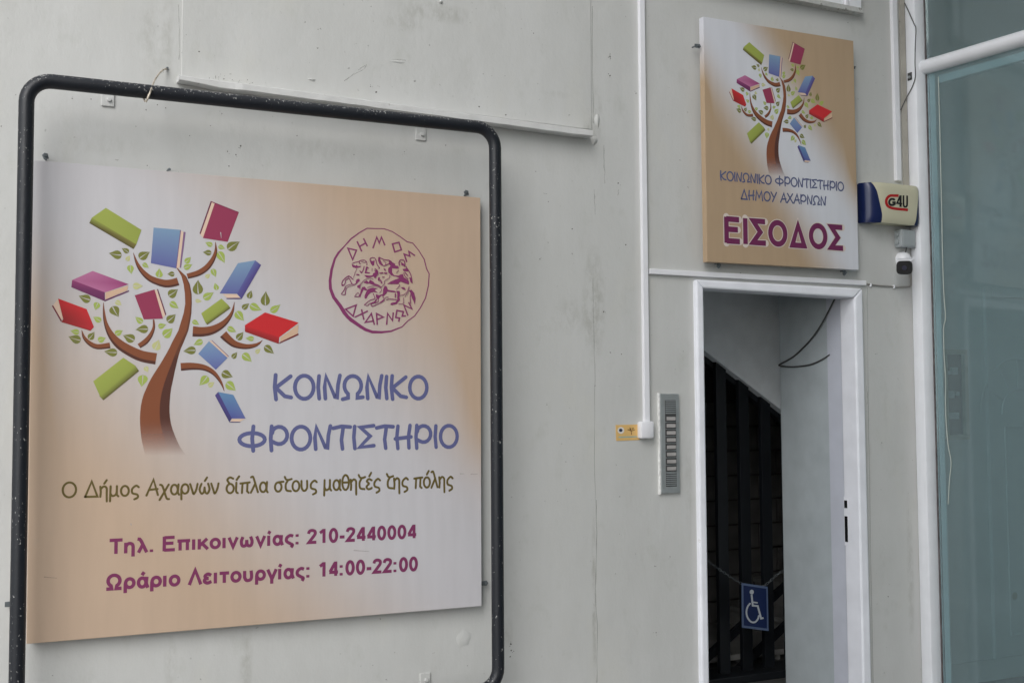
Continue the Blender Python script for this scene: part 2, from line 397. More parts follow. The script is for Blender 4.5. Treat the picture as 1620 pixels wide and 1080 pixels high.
HAND['ί'] = (.24, HAND['ι'][1] + [[(.06,.84),(.2,1.06)]]); HAND['έ'] = (.44, HAND['ε'][1] + [ACC]); HAND['ό'] = (.48, HAND['ο'][1] + [ACC])
BOLD = {
 'Τ': (.72, [[(0,.92),(.68,.92)], [(.34,.92),(.34,0)]]), 'η': (.64, [[(.08,.72),(.08,0)], spl([(.08,.42),(.16,.6),(.3,.655),(.43,.58),(.47,.42)])+[(.47,-.24)]]),
 'λ': (.6, [[(.0,.93),(.12,.91),(.2,.78),(.5,0)], [(.29,.55),(.06,0)]]), '.': (.3, [[(.1,0),(.1,.18)]]),
 'Ε': (.74, [[(.08,0),(.08,1)], [(.08,.92),(.64,.92)], [(.08,.53),(.58,.53)], [(.08,.08),(.66,.08)]]),
 'π': (.76, [[(0,.65),(.7,.65)], [(.15,.65),(.15,0)], [(.55,.65),(.55,0)]]), 'ι': (.26, [[(.08,.72),(.08,0)]]),
 'κ': (.62, [[(.08,.72),(.08,0)], [(.52,.72),(.12,.28)], [(.24,.4),(.56,0)]]), 'ο': (.66, [ell(.3,.36,.23,.29)]),
 'ν': (.62, [[(.05,.72),(.28,.05),(.52,.72)]]),
 'ω': (.86, [spl([(.17,.72),(.08,.4),(.13,.12),(.27,.08),(.37,.2),(.39,.5)]), spl([(.39,.5),(.41,.2),(.51,.08),(.65,.12),(.70,.4),(.61,.72)])]),
 'α': (.66, [ell(.28,.36,.2,.29), [(.52,.72),(.49,.3),(.58,0)]]),
 'ς': (.58, [spl([(.5,.6),(.32,.66),(.12,.5),(.11,.26),(.3,.1),(.46,-.02),(.38,-.2)])]),
 ':': (.32, [[(.1,0),(.1,.18)], [(.1,.54),(.1,.72)]]),
 '2': (.6, [spl([(.06,.7),(.12,.87),(.28,.93),(.45,.85),(.46,.66),(.34,.46)])+[(.08,.08),(.54,.08)]]),
 '1': (.6, [[(.1,.72),(.34,.92)], [(.35,1),(.35,0)]]), '0': (.6, [ell(.28,.5,.2,.43)]), '-': (.36, [[(.01,.36),(.31,.36)]]),
 '4': (.6, [[(.42,0),(.42,1)], [(.38,.92),(.07,.3)], [(.02,.26),(.56,.26)]]),
 'Ω': (.86, [[(0,.07),(.28,.07)] + arc(.4,.58,.31,.36,240,-60,18) + [(.52,.07),(.8,.07)]]),
 'ρ': (.64, [[(.08,-.26),(.08,.36)], ell(.31,.37,.22,.28)]), 'Λ': (.74, [[(.04,0),(.36,.96),(.68,0)]]),
 'ε': (.56, [spl([(.46,.56),(.28,.655),(.12,.54),(.17,.4),(.32,.37)]), spl([(.32,.37),(.13,.33),(.09,.17),(.26,.06),(.48,.15)])]),
 'τ': (.58, [[(0,.65),(.54,.65)], [(.27,.65),(.27,0)]]), 'υ': (.64, [[(.08,.72)]+spl([(.08,.28),(.16,.1),(.3,.06),(.44,.14),(.48,.35),(.45,.72)])]),
 'γ': (.6, [[(.03,.72),(.27,.08),(.27,-.26)], [(.53,.72),(.29,.08)]]),
 'Ι': (.28, [[(.1,0),(.1,1)]]), 'Σ': (.72, [[(.64,.92),(.1,.92),(.42,.5),(.08,.08),(.66,.08)]]), 'Ο': (.88, [ell(.42,.5,.34,.42,30)]),
 'Δ': (.86, [('c', [(.13,.08),(.41,.88),(.69,.08)])]), ' ': (.3, []),
}
BOLD['ί'] = (.26, BOLD['ι'][1] + [[(.06,.84),(.16,1.04)]]); BOLD['ά'] = (.66, BOLD['α'][1] + [[(.26,.84),(.38,1.04)]])
def text(ink, s, font, x0, x1, b0, t0, b1, t1, th, col, cap='round', halo=None, trk=0.0, to3=None):
    """lay the line between pixel x0..x1 (converted to the sign plane); b/t = baseline/top at both ends"""
    A, B, TA, TB = to3(x0, b0), to3(x1, b1), to3(x0, t0), to3(x1, t1)
    H = (TA.z-A.z + TB.z-B.z)/2
    tot = sum(font[ch][0]+trk for ch in s) - trk - (.08 if font is HAND else .05)
    sx = (B.x-A.x)/tot; slope = (B.z-A.z)/(B.x-A.x)
    th_u = th*H
    def go(width, colr, capk):
        cx_ = 0.0
        for ch in s:
            wd, sts = font[ch]; k = 0; base = ink.lv
            for st in sts:
                cl = isinstance(st, tuple); pts = st[1] if cl else st
                q = []
                for (gx, gy) in pts:
                    X = A.x + (cx_+gx)*sx; q.append((X, A.z + (X-A.x)*slope + gy*H))
                ink.lv = base + .00007*k; k += 1
                ink.stroke(q, width, colr, cap=capk, closed=cl)
            ink.lv = base; cx_ += wd + trk; ink.lv += .00003
    if halo: go(th_u + halo[0], halo[1], 'round'); ink.lv += .0006
    go(th_u, col, cap)

# ---------------------------------------------------------------- materials
WALL = wall_material()
WHITE = simple('white_aluminium', (.82, .83, .86), .35, vary=.03, bump=.03, bscale=12, dirt=(.50, .49, .45), dscale=7, dthr=.68)
WHITE_P = simple('white_pvc', (.80, .80, .83), .38, vary=.03)
FRAMEW = simple('white_door_paint', (.84, .85, .90), .4, vary=.05, bump=.06, bscale=18, dirt=(.44, .42, .38), dscale=9, dthr=.67)
GREYP = simple('grey_hall_plaster', (.44, .485, .505), .7, vary=.07, bump=.1, bscale=8)
SOFFIT = simple('stair_soffit_plaster', (.82, .86, .88), .8, vary=.06, bump=.1, bscale=6)
DARKB = simple('black_bar_paint', (.006, .008, .011), .5, vary=.2)
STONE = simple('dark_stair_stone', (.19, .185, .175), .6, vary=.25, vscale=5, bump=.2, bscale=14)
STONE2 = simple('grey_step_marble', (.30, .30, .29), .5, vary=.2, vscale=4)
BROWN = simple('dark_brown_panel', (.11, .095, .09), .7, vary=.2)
STEEL = simple('dull_steel', (.45, .48, .485), .34, metal=.55, vary=.12, vscale=20, bump=.05, bscale=30)
STEELD = simple('dark_slot', (.06, .06, .06), .6)
LABELW = simple('name_label_plastic', (.40, .38, .37), .4, vary=.12)
ZINC = simple('dull_zinc', (.16, .18, .19), .5, metal=.5, vary=.2)
GREYBOX = simple('grey_plastic', (.36, .39, .40), .55, vary=.05)
NAVY = simple('navy_plastic', (.006, .014, .07), .3, vary=.08)
CREAM = simple('yellowed_cream_plastic', (.58, .55, .40), .38, vary=.05, vscale=3)
BLACK = simple('black_plastic', (.012, .012, .013), .25, vary=.1)
BLACKC = simple('dark_cable', (.07, .07, .068), .6, vary=.15)
GREYC = simple('grey_cable', (.28, .27, .25), .6, vary=.1)
BEIGE = simple('beige_sealed_strip', (.42, .40, .35), .7, vary=.12, bump=.2, bscale=25, dirt=(.25, .22, .19), dscale=20, dthr=.62)
GASKET = simple('grimy_gasket', (.09, .08, .08), .8, vary=.5, vscale=30)
CORD = simple('pale_cord', (.42, .47, .43), .6)
PIPE = pipe_material()
WIRE = simple('rusty_tie_wire', (.50, .44, .36), .4, metal=.4, vary=.4, vscale=60)
PAVE = simple('grey_pavement', (.26, .255, .245), .85, vary=.12, vscale=3, bump=.3, bscale=30)
SHOPW = simple('shop_white_wall', (.72, .73, .71), .7, vary=.03, vscale=1.5)
SHOPF = simple('shop_floor_tiles', (.16, .15, .14), .4, vary=.1)
BLUE = simple('blue_sign_paint', (.006, .035, .20), .4, vary=.06)
ORANGE = simple('ochre_sticker', C(205, 168, 105), .5, vary=.04)
GLASS = glass_material('green_tinted_glass', (.82, .93, .95))
GLASS2 = glass_material('darker_tinted_glass', (.70, .78, .78))

# ================================================================ ground
g = MB().box(-30, 30, -40, -0.0, -.3, 0.0).build('pavement', PAVE); tag(g, None, None, kind='structure')

# ================================================================ main wall with the doorway
DL, DR, DT = px(1117, 600, 0).x, px(1352, 600, 0).x + .02, px(1117, 455, 0).z + .03
XE = 4.745
wall = thing('facade_wall', 'stained pale grey plaster wall with the open doorway and both signs', 'wall')
bm = bmesh.new()
def quad(*p): return bm.faces.new([bm.verts.new(q) for q in p])
TH = .20
xs = [-4, DL-.03, DR, XE]; zs = [0, DT, 6.0]
for i in range(3):
    for j in range(2):
        if i == 1 and j == 0: continue
        quad((xs[i], 0, zs[j]), (xs[i+1], 0, zs[j]), (xs[i+1], 0, zs[j+1]), (xs[i], 0, zs[j+1]))
        quad((xs[i], TH, zs[j]), (xs[i], TH, zs[j+1]), (xs[i+1], TH, zs[j+1]), (xs[i+1], TH, zs[j]))
quad((xs[1], 0, 0), (xs[1], 0, DT), (xs[1], TH, DT), (xs[1], TH, 0))
quad((xs[2], 0, 0), (xs[2], TH, 0), (xs[2], TH, DT), (xs[2], 0, DT))
quad((xs[1], 0, DT), (xs[2], 0, DT), (xs[2], TH, DT), (xs[1], TH, DT))
quad((XE, 0, 0), (XE, TH, 0), (XE, TH, 6), (XE, 0, 6)); quad((-4, 0, 6), (XE, 0, 6), (XE, TH, 6), (-4, TH, 6)); quad((-4, 0, 0), (-4, 0, 6), (-4, TH, 6), (-4, TH, 0))
me = bpy.data.meshes.new('plaster_face'); bm.to_mesh(me); bm.free(); link('plaster_face', me, WALL, wall)
# patched-up raised panel over the ledge
a, b = px(287, 122, -.006), px(937, 205, -.006)
MB().prism([(a.x, -.0035, a.z), (b.x, -.0035, b.z), (b.x, -.0035, 6), (a.x, -.0035, 6)], (0, .005, 0), .0025).build('raised_panel', WALL, wall)
# ledge strip: uneven, plastered over
L0, L1 = px(284, 120, -.07), px(938, 207.5, -.07)
bm = bmesh.new(); rings = []
nseg = 60
for i in range(nseg+1):
    t = i/nseg; P = L0.lerp(L1, t)
    wob = noise.noise(Vector((P.x*6, 0, 3)))*.004
    dz = -.023 + (.010 if t < .08 else 0)*(1-t/.08) + noise.noise(Vector((P.x*9, 0, 9)))*.003
    y = -.07 + wob - (.0 if t > .13 else -.004)
    prof = [(0.0, .012), (y*.75, .008), (y, .001), (y, dz), (y*.9, dz-.004), (0.0, dz+.002)]
    rings.append([bm.verts.new((P.x, p[0]-.0005, P.z+p[1])) for p in prof])
for i in range(nseg):
    for k in range(6): bm.faces.new([rings[i][k], rings[i][(k+1) % 6], rings[i+1][(k+1) % 6], rings[i+1][k]])
bm.faces.new(rings[0]); bm.faces.new(rings[-1][::-1]); bmesh.ops.recalc_face_normals(bm, faces=bm.faces)
me = bpy.data.meshes.new('ledge'); bm.to_mesh(me); bm.free(); link('ledge', me, simple('ledge_paint', (.62, .62, .61), .6, vary=.07, vscale=14, bump=.2, bscale=25, dirt=(.4, .39, .36), dscale=26, dthr=.64), wall)
# blobs of filler and flakes on the wall
def blob(x, y, rx, rz, d=.006, nm='filler_patch'):
    P = px(x, y, -.004 if (287 < x < 937 and y < 200) else 0); bm = bmesh.new(); n = 14; c = bm.verts.new((P.x, P.y-d, P.z)); r1 = []; r2 = []
    for k in range(n):
        a = 2*math.pi*k/n; q = .75+.5*noise.noise(Vector((x*.3+math.cos(a), y*.3+math.sin(a), 1)))
        r1.append(bm.verts.new((P.x+rx*.6*q*math.cos(a), P.y-d*.8, P.z+rz*.6*q*math.sin(a))))
        r2.append(bm.verts.new((P.x+rx*q*math.cos(a), P.y+.001, P.z+rz*q*math.sin(a))))
    for k in range(n):
        bm.faces.new([c, r1[k], r1[(k+1) % n]]); bm.faces.new([r1[k], r2[k], r2[(k+1) % n], r1[(k+1) % n]])
    bmesh.ops.recalc_face_normals(bm, faces=bm.faces)
    me = bpy.data.meshes.new(nm); bm.to_mesh(me); bm.free()
    for p in me.polygons: p.use_smooth = True
    return link(nm, me, WALL, wall)
blob(493, 126, .022, .006); blob(940, 222, .025, .028, .008); blob(630, 98, .045, .012, .003); blob(945, 190, .02, .05, .006)
blob(697, 3, .012, .012, .01); blob(735, 1010, .05, .06, .003)
# hairline cracks as thin flat grey strokes
CRK = simple('crack_grey', (.30, .30, .27), .9)
def crack(pts, wpx=1.2):
    pts = spl(pts, 4); ink = Ink(lambda x, y: px(x, y, -.004 if (287 < x < 937 and y < 200) else 0))
    ink.lv = .0004
    random.seed(int(pts[0][0]))
    ink.stroke([(x+random.uniform(-.5, .5), y) for x, y in pts], [wpx*random.uniform(.3, 1.1) for _ in pts], (.40, .40, .37, .42), cap='no')
    return ink.build('crack', wall)
crack([(943, 790), (944, 860), (942, 930), (945, 1000), (944, 1079)], 1.6)
crack([(938, 440), (939, 520), (941, 600), (940, 700), (942, 790)], 1.0)
crack([(282, 8), (283, 40), (284, 70), (283, 95)], 1.0)
crack([(545, 128), (560, 118), (575, 110), (580, 102)], 1.0)
crack([(1372, 455), (1373, 600), (1376, 800), (1381, 1079)], .9)
crack([(1104, 600), (1105, 760), (1107, 1000), (1108, 1079)], .8)
crack([(937, 10), (937, 80), (938, 150), (939, 195)], 1.0)

# dirt specks, drips and little scratches, where the photo shows them
ink = Ink(lambda x, y: px(x, y, -.004 if (287 < x < 937 and y < 200) else 0)); ink.lv = .0005
random.seed(11)
SP = [(114,156,1),(144,157,1.2),(231,174,1.4),(249,166,1),(262,171,1.3),(351,180,1),(333,199,.9),(381,231,1.8),(360,240,1.2),(373,245,1.3),(362,263,1.2),(233,262,1),
      (595,146,1.6),(758,169,1.4),(800,182,1.2),(844,53,1),(965,90,1.6),(965,120,1.5),(1006,148,1.2),(586,137,1),(854,410,1.2),(990,387,1.5),(978,290,1.3),(905,362,1.2),
      (808,1018,1.6),(809,1028,1.5),(807,1038,1.3),(1405,943,1.2),(1038,1000,1),(1036,895,1),(25,150,.9),(2,200,1.4),(315,82,1.5),(230,150,.8),(955,493,1.4),(983,560,1),(1060,880,.9),
      (865,640,.9),(895,730,.8),(1395,700,.9),(1385,560,.8),(705,230,1),(560,245,.9),(470,215,1),(300,215,.9),(215,200,.8),(640,240,.8)]
for x, y, r_ in SP:
    for j in range(random.choice((1, 1, 2, 3))):
        ax_, ay_ = x+random.uniform(-4, 4)*(j > 0), y+random.uniform(-4, 4)*(j > 0); rr = r_*(1 if j == 0 else .5)
        ink.poly([(ax_+rr*random.uniform(.5, 1.2)*math.cos(k*1.05), ay_+rr*random.uniform(.5, 1.2)*math.sin(k*1.05)) for k in range(6)], (.13, .125, .11, .75))
for k in range(26):      # crumbs along the broken start of the ledge
    x = random.uniform(325, 400); y = 121+(x-325)*.13+random.gauss(0, 3); rr = random.uniform(.3, .9)
    ink.poly([(x+rr*math.cos(q*1.25), y+rr*math.sin(q*1.25)) for q in range(5)], (.17, .16, .14, .8))
for (x, y, dx, dy) in ((978,300,0,9),(860,306,6,1),(545,128,16,-12),(566,112,12,-9),(620,94,22,2),(965,84,0,12),(1371,610,1,30),(940,300,1,40),(955,230,2,60)):
    n_ = 7; pts = [(x+dx*i/n_+random.uniform(-.8, .8), y+dy*i/n_+random.uniform(-.4, .4)) for i in range(n_+1)]
    ink.stroke(pts, [random.uniform(.4, 1.6) for _ in pts], (.38, .375, .35, .32), cap='no'); ink.lv += .00002
ink.build('dirt_specks', wall)['kind'] = 'stuff'

# mounting brackets of old fittings, painted over
def bracket(x, y, label):
    t = thing('wall_bracket', label, 'bracket', 'small painted brackets left on the wall')
    P = px(x, y, 0); s = .024
    MB().box(P.x-s, P.x+s, -.008, .001, P.z-s*1.25, P.z+s*1.1, .003).build('plate', WALL, t)
    MB().cyl((P.x+.004, -.004, P.z-.004), (0, -.014, 0), .010, 10, .007).build('bolt', WALL, t, smooth=True)
bracket(170.5, 157, 'painted-over bracket under the left part of the black pipe')
bracket(665, 212, 'painted-over bracket under the pipe near its upper right corner')
bracket(672, 1073, 'painted-over bracket just above the bottom pipe')

# ================================================================ big sign
BT = .030; FY = -.055
def b3(x, y): return px(x, y, FY)
tl, tr, br, bl = b3(52, 253), b3(760, 313), b3(762, 958), b3(42, 1018)
sx0, sx1 = (tl.x+bl.x)/2, (tr.x+br.x)/2; sz1, sz0 = (tl.z+tr.z)/2, (bl.z+br.z)/2
BIGM = board_material('big_sign_print', sx0, sx1, sz0, sz1, C(180, 178, 181, ill=.8), C(175, 153, 133, ill=.8), (.12, .68), (.02, .60))
big = thing('notice_sign', 'large square sign with the book tree and round seal, behind black pipe', 'sign', 'signs of the tutoring centre')
MB().prism([tl, tr, br, bl], (0, BT, 0), .0015).build('board', BIGM, big)
def art(x, z): return Vector((x, FY, z))

def conv(ox, oy, s, pts): return [(ox+p[0]/s, oy+p[1]/s) for p in pts]
def lerpc(a, b, t): return tuple(a[i]+(b[i]-a[i])*t for i in range(4))
c2 = lambda p: conv(60, 300, 6.75, p)
c3 = lambda p: conv(280, 300, 6.75, p)
c4 = lambda p: conv(60, 420, 6.75, p)
c5 = lambda p: conv(280, 420, 6.75, p)
c6 = lambda p: conv(120, 540, 5.4, p)
CRM = C(208, 182, 162); CRM2 = C(196, 165, 140)
GR, GRd = C(150, 160, 78), C(84, 78, 44); GR2 = C(140, 150, 72)
BLt, BLb, BLs = C(118, 145, 172), C(94, 98, 150), C(80, 70, 125)
MG, MGd = C(140, 55, 82), C(100, 45, 70); PKt, PKb, PKs, PKd = C(172, 105, 142), C(142, 62, 108), C(110, 52, 92), C(95, 45, 85)
RD, RD2, RDd = C(188, 44, 48), C(172, 44, 50), C(135, 42, 42)
BOOKS = {   # name: list of (points, colours)
 'olive book, top left': [(c2([(575,300),(725,195),(1105,430),(1050,585)]), [GR,GR,GR2,GR2]), (c2([(575,300),(1050,585),(1020,635),(548,358)]), [GR2,C(120,112,60),GRd,GRd])],
 'upright blue book, top': [(c2([(1235,405),(1525,430),(1475,840),(1205,785)]), [BLt,BLt,BLb,BLb]), (c2([(1527,440),(1555,450),(1512,832),(1480,838)]), CRM), (c2([(1557,450),(1577,455),(1527,835),(1514,832)]), C(125,95,130)), (c2([(1519,432),(1527,434),(1480,838),(1474,838)]), C(110,80,120))],
 'magenta book, top right': [(c3([(398,145),(660,245),(540,558),(275,517)]), MG), (c3([(372,128),(402,147),(277,515),(246,480)]), CRM), (c3([(360,122),(374,128),(252,476),(240,468)]), MGd), (c3([(360,122),(660,240),(657,250),(374,138)]), C(120,45,75))],
 'tall blue book, upper right': [(c5([(650,-25),(835,-55),(640,302),(455,298)]), [BLt,BLt,BLb,BLb]), (c5([(835,-55),(898,-5),(690,357),(640,302)]), [C(95,105,155),BLs,BLs,C(88,85,140)]), (c5([(485,304),(637,306),(674,344),(535,346)]), CRM), (c5([(530,346),(674,345),(690,358),(528,357)]), C(80,65,105))],
 'purple book, left': [(c4([(585,58),(970,200),(715,287),(365,155)]), [PKt,PKb,PKt,PKt]), (c4([(365,155),(715,287),(715,382),(356,232)]), [PKb,PKs,PKd,PKs]), (c4([(722,288),(965,214),(955,264),(720,362)]), CRM2), (c4([(715,382),(972,278),(972,264),(718,366)]), PKd)],
 'red book, far left': [(c4([(215,352),(520,465),(598,655),(560,672),(270,572)]), [RD,RD,RD2,RD2,RDd]), (c4([(270,572),(560,672),(598,655),(560,697),(250,603)]), [RDd,RD2,RD2,RDd,RDd]), (c4([(213,362),(266,560),(247,588),(160,426),(205,365)]), CRM), (c4([(148,430),(162,424),(257,590),(245,600)]), C(110,45,60))],
 'small magenta book, centre left': [(c4([(1033,318),(1245,255),(1335,567),(1130,575)]), MG), (c4([(1247,262),(1270,260),(1360,525),(1337,562)]), CRM), (c4([(1270,250),(1282,252),(1370,522),(1360,532)]), MGd)],
 'small olive book, centre right': [(c5([(258,510),(475,352),(548,422),(300,604)]), [GR,GR,GR2,GR2]), (c5([(300,604),(548,422),(571,455),(322,633)]), [GR2,GR2,GRd,GRd])],
 'red book, far right': [(c5([(940,500),(1300,610),(1092,765),(725,636)]), RD), (c5([(725,636),(1092,765),(1086,836),(725,706)]), [RD,RD2,RDd,RDd]), (c5([(1102,770),(1298,626),(1290,727),(1102,812)]), CRM2), (c5([(1087,836),(1298,740),(1296,723),(1098,818)]), C(110,40,45))],
 'small blue book, lower right': [(c6([(1137,-3),(1295,140),(1195,241),(1045,105)]), [BLt,C(105,120,165),BLb,C(108,130,168)]), (c6([(1140,-5),(1156,-8),(1303,127),(1295,138)]), CRM), (c6([(1158,-10),(1164,-10),(1309,127),(1304,130)]), C(120,80,110))],
 'olive book, lower left': [(c6([(148,340),(405,138),(508,206),(205,465)]), [GR,GR,GR2,GR2]), (c6([(205,465),(508,206),(540,252),(235,502),(197,462)]), [GR2,GR2,GRd,GRd,GRd])],
 'hanging blue book, bottom right': [(c6([(1215,430),(1345,455),(1450,657),(1332,657)]), [C(95,130,165),C(95,130,165),BLb,C(80,85,145)]), (c6([(1188,460),(1215,430),(1332,657),(1311,690)]), [BLs,BLs,C(68,62,115),C(62,58,100)]), (c6([(1334,660),(1444,660),(1400,684),(1322,684)]), CRM), (c6([(1311,691),(1322,684),(1408,686),(1400,692)]), C(75,70,110))],
}
BRN, BRD = C(125, 74, 50), C(82, 50, 42)
BR = [
 (c2, [(1018,675,4),(1060,790,28),(1120,880,46),(1210,955,60),(1340,1000,72),(1420,1000,75),(1497,980,76)]),
 (c3, [(410,558,4),(415,650,26),(385,740,42),(320,830,54),(230,890,56),(110,925,50)]),
 (c4, [(700,395,4),(705,500,20),(725,620,35),(780,740,60),(870,840,85),(1000,920,98),(1120,970,104),(1262,995,108)]),
 (c4, [(1235,575,14),(1237,660,24),(1205,740,38),(1150,810,50),(1078,860,46)]),
 (c4, [(468,690,5),(495,770,28),(560,835,42),(640,866,48),(770,852,54)]),
 (c5, [(613,390,4),(592,490,26),(545,570,45),(470,640,65),(370,690,82),(270,707,92),(168,702,100)]),
 (c5, [(915,795,3),(850,845,32),(740,865,50),(620,840,66),(550,790,76),(492,732,84)]),
 (c6, [(1268,425,3),(1240,350,20),(1180,270,34),(1100,225,44),(1000,212,54),(896,217,60)]),
]
TRUNK = [  # y_px, left, right, dark-band left
 (423, 278.5, 279.5), (430, 283, 287), (437, 287, 294.5), (450, 290.5, 300.5), (465, 292.5, 303.2), (480, 293, 303.5), (495, 290.5, 302.8), (510, 286, 300.5), (523, 282, 297.8), (540, 272.8, 291)]
for yy, l, r in ((0,825,920),(60,797,897),(100,775,884),(150,746,870),(200,716,858),(250,683,846),(300,652,836),(350,624,825),(400,602,814),(450,580,807),(500,565,803),(550,555,800),(600,550,800),(650,547,804),(700,548,812),(750,551,826),(800,556,845),(850,564,866),(900,575,890),(940,584,918),(975,592,945)):
    TRUNK.append((540+yy/5.4, 120+l/5.4, 120+r/5.4)) if yy else None
DARKL = {0: .75, 100: .72, 200: .66, 300: .60, 400: .62, 500: .66, 600: .66, 700: .66, 800: .66, 975: .66}
LEAF = []
def lv(cv, items):
    for bx, by, tx, ty, wd, k in items:
        (q0, q1) = cv([(bx, by), (tx, ty)]); s = 5.4 if cv is c6 else 6.75
        LEAF.append((q0, q1, wd/s, k))
lv(c2, [(895,700,755,690,84,2),(968,672,898,618,50,2),(945,760,985,705,44,0),(1082,735,1188,655,84,2),(985,805,990,903,62,1),(1118,790,1188,830,46,1),(1290,938,1305,840,68,1),(1458,898,1382,908,52,2)])
lv(c3, [(377,600,303,556,52,1),(443,600,512,637,48,1),(368,680,275,660,56,2),(438,665,520,778,80,1),(542,640,662,543,95,2),(85,780,155,724,54,1),(72,838,168,806,58,1),(380,845,407,937,58,1),(308,942,352,895,44,0)])
lv(c5, [(228,308,210,152,100,2),(425,262,410,182,52,1),(280,352,398,296,74,1),(195,372,268,388,38,0),(163,592,242,626,48,1),(768,352,787,262,58,2),(700,465,766,398,56,2),(780,418,898,487,80,1),(945,428,935,273,94,2),(998,492,1112,426,70,1),(632,490,706,598,84,1),(538,665,638,702,58,1),(638,788,716,716,68,2),(822,785,732,768,52,1),(275,805,172,838,62,1),(202,905,65,903,78,2),(588,988,648,928,52,2),(698,945,806,1018,80,1),(838,932,898,890,44,0),(932,862,1042,932,76,2)])
lv(c4, [(1012,215,1122,228,66,0),(562,368,430,333,80,2),(642,395,603,472,62,1),(795,435,852,554,92,2),(828,382,897,417,52,0),(672,598,593,541,56,1),(1393,325,1502,262,84,2),(1408,395,1508,452,64,1),(1118,608,1033,553,58,1),(1178,680,1042,672,80,2),(1380,600,1478,528,80,2),(1283,652,1372,636,54,1),(1338,755,1446,678,88,1),(828,738,902,684,58,1),(1030,800,912,734,86,2),(1245,898,1302,795,84,0),(442,712,343,703,54,1),(458,800,320,768,80,2),(542,785,612,713,62,2),(643,805,722,763,58,1),(848,928,703,928,78,2)])
lv(c6, [(590,215,620,262,38,0),(572,285,570,388,74,1),(1125,295,1063,382,68,1),(1130,382,1188,350,42,0),(1248,262,1337,312,68,2),(1283,352,1373,414,70,1)])
LC = {0: C(182, 182, 128), 1: C(152, 168, 84), 2: C(114, 116, 58)}

def draw_tree(parent, mp, sc=1.0, face_y=FY, far=1.0):
    """the printed tree of books; mp maps a big-sign pixel to this sign's plane"""
    m2 = lambda pts: [tuple(mp(*p)) for p in pts]
    to = lambda X, Z: Vector((X, face_y, Z))
    k = sc*.00275     # plane metres per artwork pixel
    ink = Ink(to); ink.lv = .0005
    # trunk: lit side, dark right band, fading out at the foot
    ys = [t[0] for t in TRUNK]
    i0 = len(ink.v)
    for (y, l, r) in TRUNK:
        f = 1.0 if y < 662 else max(0, 1-(y-662)/56)
        dk = .72 + (.66-.72)*min(1, max(0, (y-540)/60)); 
        if y < 540: dk = .80
        m = l+(r-l)*dk
        ca = lerpc(C(160, 105, 85), BRN, f); cb = lerpc(C(150, 105, 95), BRD if y > 560 else C(98, 60, 45), f)
        for xx, c_ in ((l, ca), (m-.4, ca), (m+.6, cb), (r, cb)):
            q = mp(xx, y); ink.v.append(to(*q) + ink.n*ink.lv); ink.c.append((c_[0], c_[1], c_[2], f**.8))
    for i in range(len(TRUNK)-1):
        for j in range(3): ink.f.append([i0+4*i+j, i0+4*i+j+1, i0+4*i+5+j, i0+4*i+4+j])
    ink.build('printed_trunk', parent)
    for cv, pts in BR:
        s = 5.4 if cv is c6 else 6.75
        xy = [tuple(mp(*cv([(p[0], p[1])])[0])) for p in pts]; wd = [p[2]/s*k for p in pts]
        q = spl([(a[0], a[1], b) for a, b in zip(xy, wd)], 4)
        ink = Ink(to); ink.lv = .0005
        ink.stroke([(a[0], a[1]) for a in q], [a[2] for a in q], BRN, cap='no')
        # darker underside of the branch
        ink.lv += .0001; low = []
        for i, a in enumerate(q):
            b = q[min(i+1, len(q)-1)]; c_ = q[max(i-1, 0)]; d = Vector((b[0]-c_[0], b[1]-c_[1])).normalized()
            nn = Vector((-d.y, d.x)); nn = nn if nn.y < 0 else -nn
            low.append(((a[0]+nn.x*a[2]*.36), (a[1]+nn.y*a[2]*.36), a[2]*.28))
        ink.stroke([(a[0], a[1]) for a in low], [a[2] for a in low], BRD, cap='no')
        ink.build('printed_branch', parent)
    ink = Ink(to); ink.lv = .0005
    for (b, t, wd, kk) in LEAF:
        B = Vector(mp(*b)); T = Vector(mp(*t)); d = T-B; Ln = d.length; d.normalize(); n = Vector((-d.y, d.x)); h = wd*k*.5
        pr = ((0, 0), (.06, .55), (.18, .88), (.34, 1), (.52, .86), (.68, .56), (.82, .30), (.92, .12), (1, 0))
        # bend the tip
        bend = .10*Ln*(1 if (hash((round(b[0]), round(b[1]))) % 2) else -1)
        P = lambda u, v: tuple(B + d*(u*Ln) + n*(v*h + bend*u*u*u))
        ink.lv = .0005
        for sgn in (1, -1):
            up_ = [P(u, v*sgn) for u, v in pr]
            gap = [P(u, .13*sgn*(1-u*.9)) for u in (.80, .62, .45, .28, .1)]
            ink.poly(up_ + [P(.88, .03*sgn)] + gap, LC[kk])
    o = ink.build('printed_leaves', parent); o['kind'] = 'stuff'
    for nm, polys in BOOKS.items():
        ink = Ink(to); ink.lv = .0008
        for pts, col in polys: ink.poly(m2(pts), col); ink.up(.00006)
        o = ink.build('printed_book', parent); o['label'] = nm

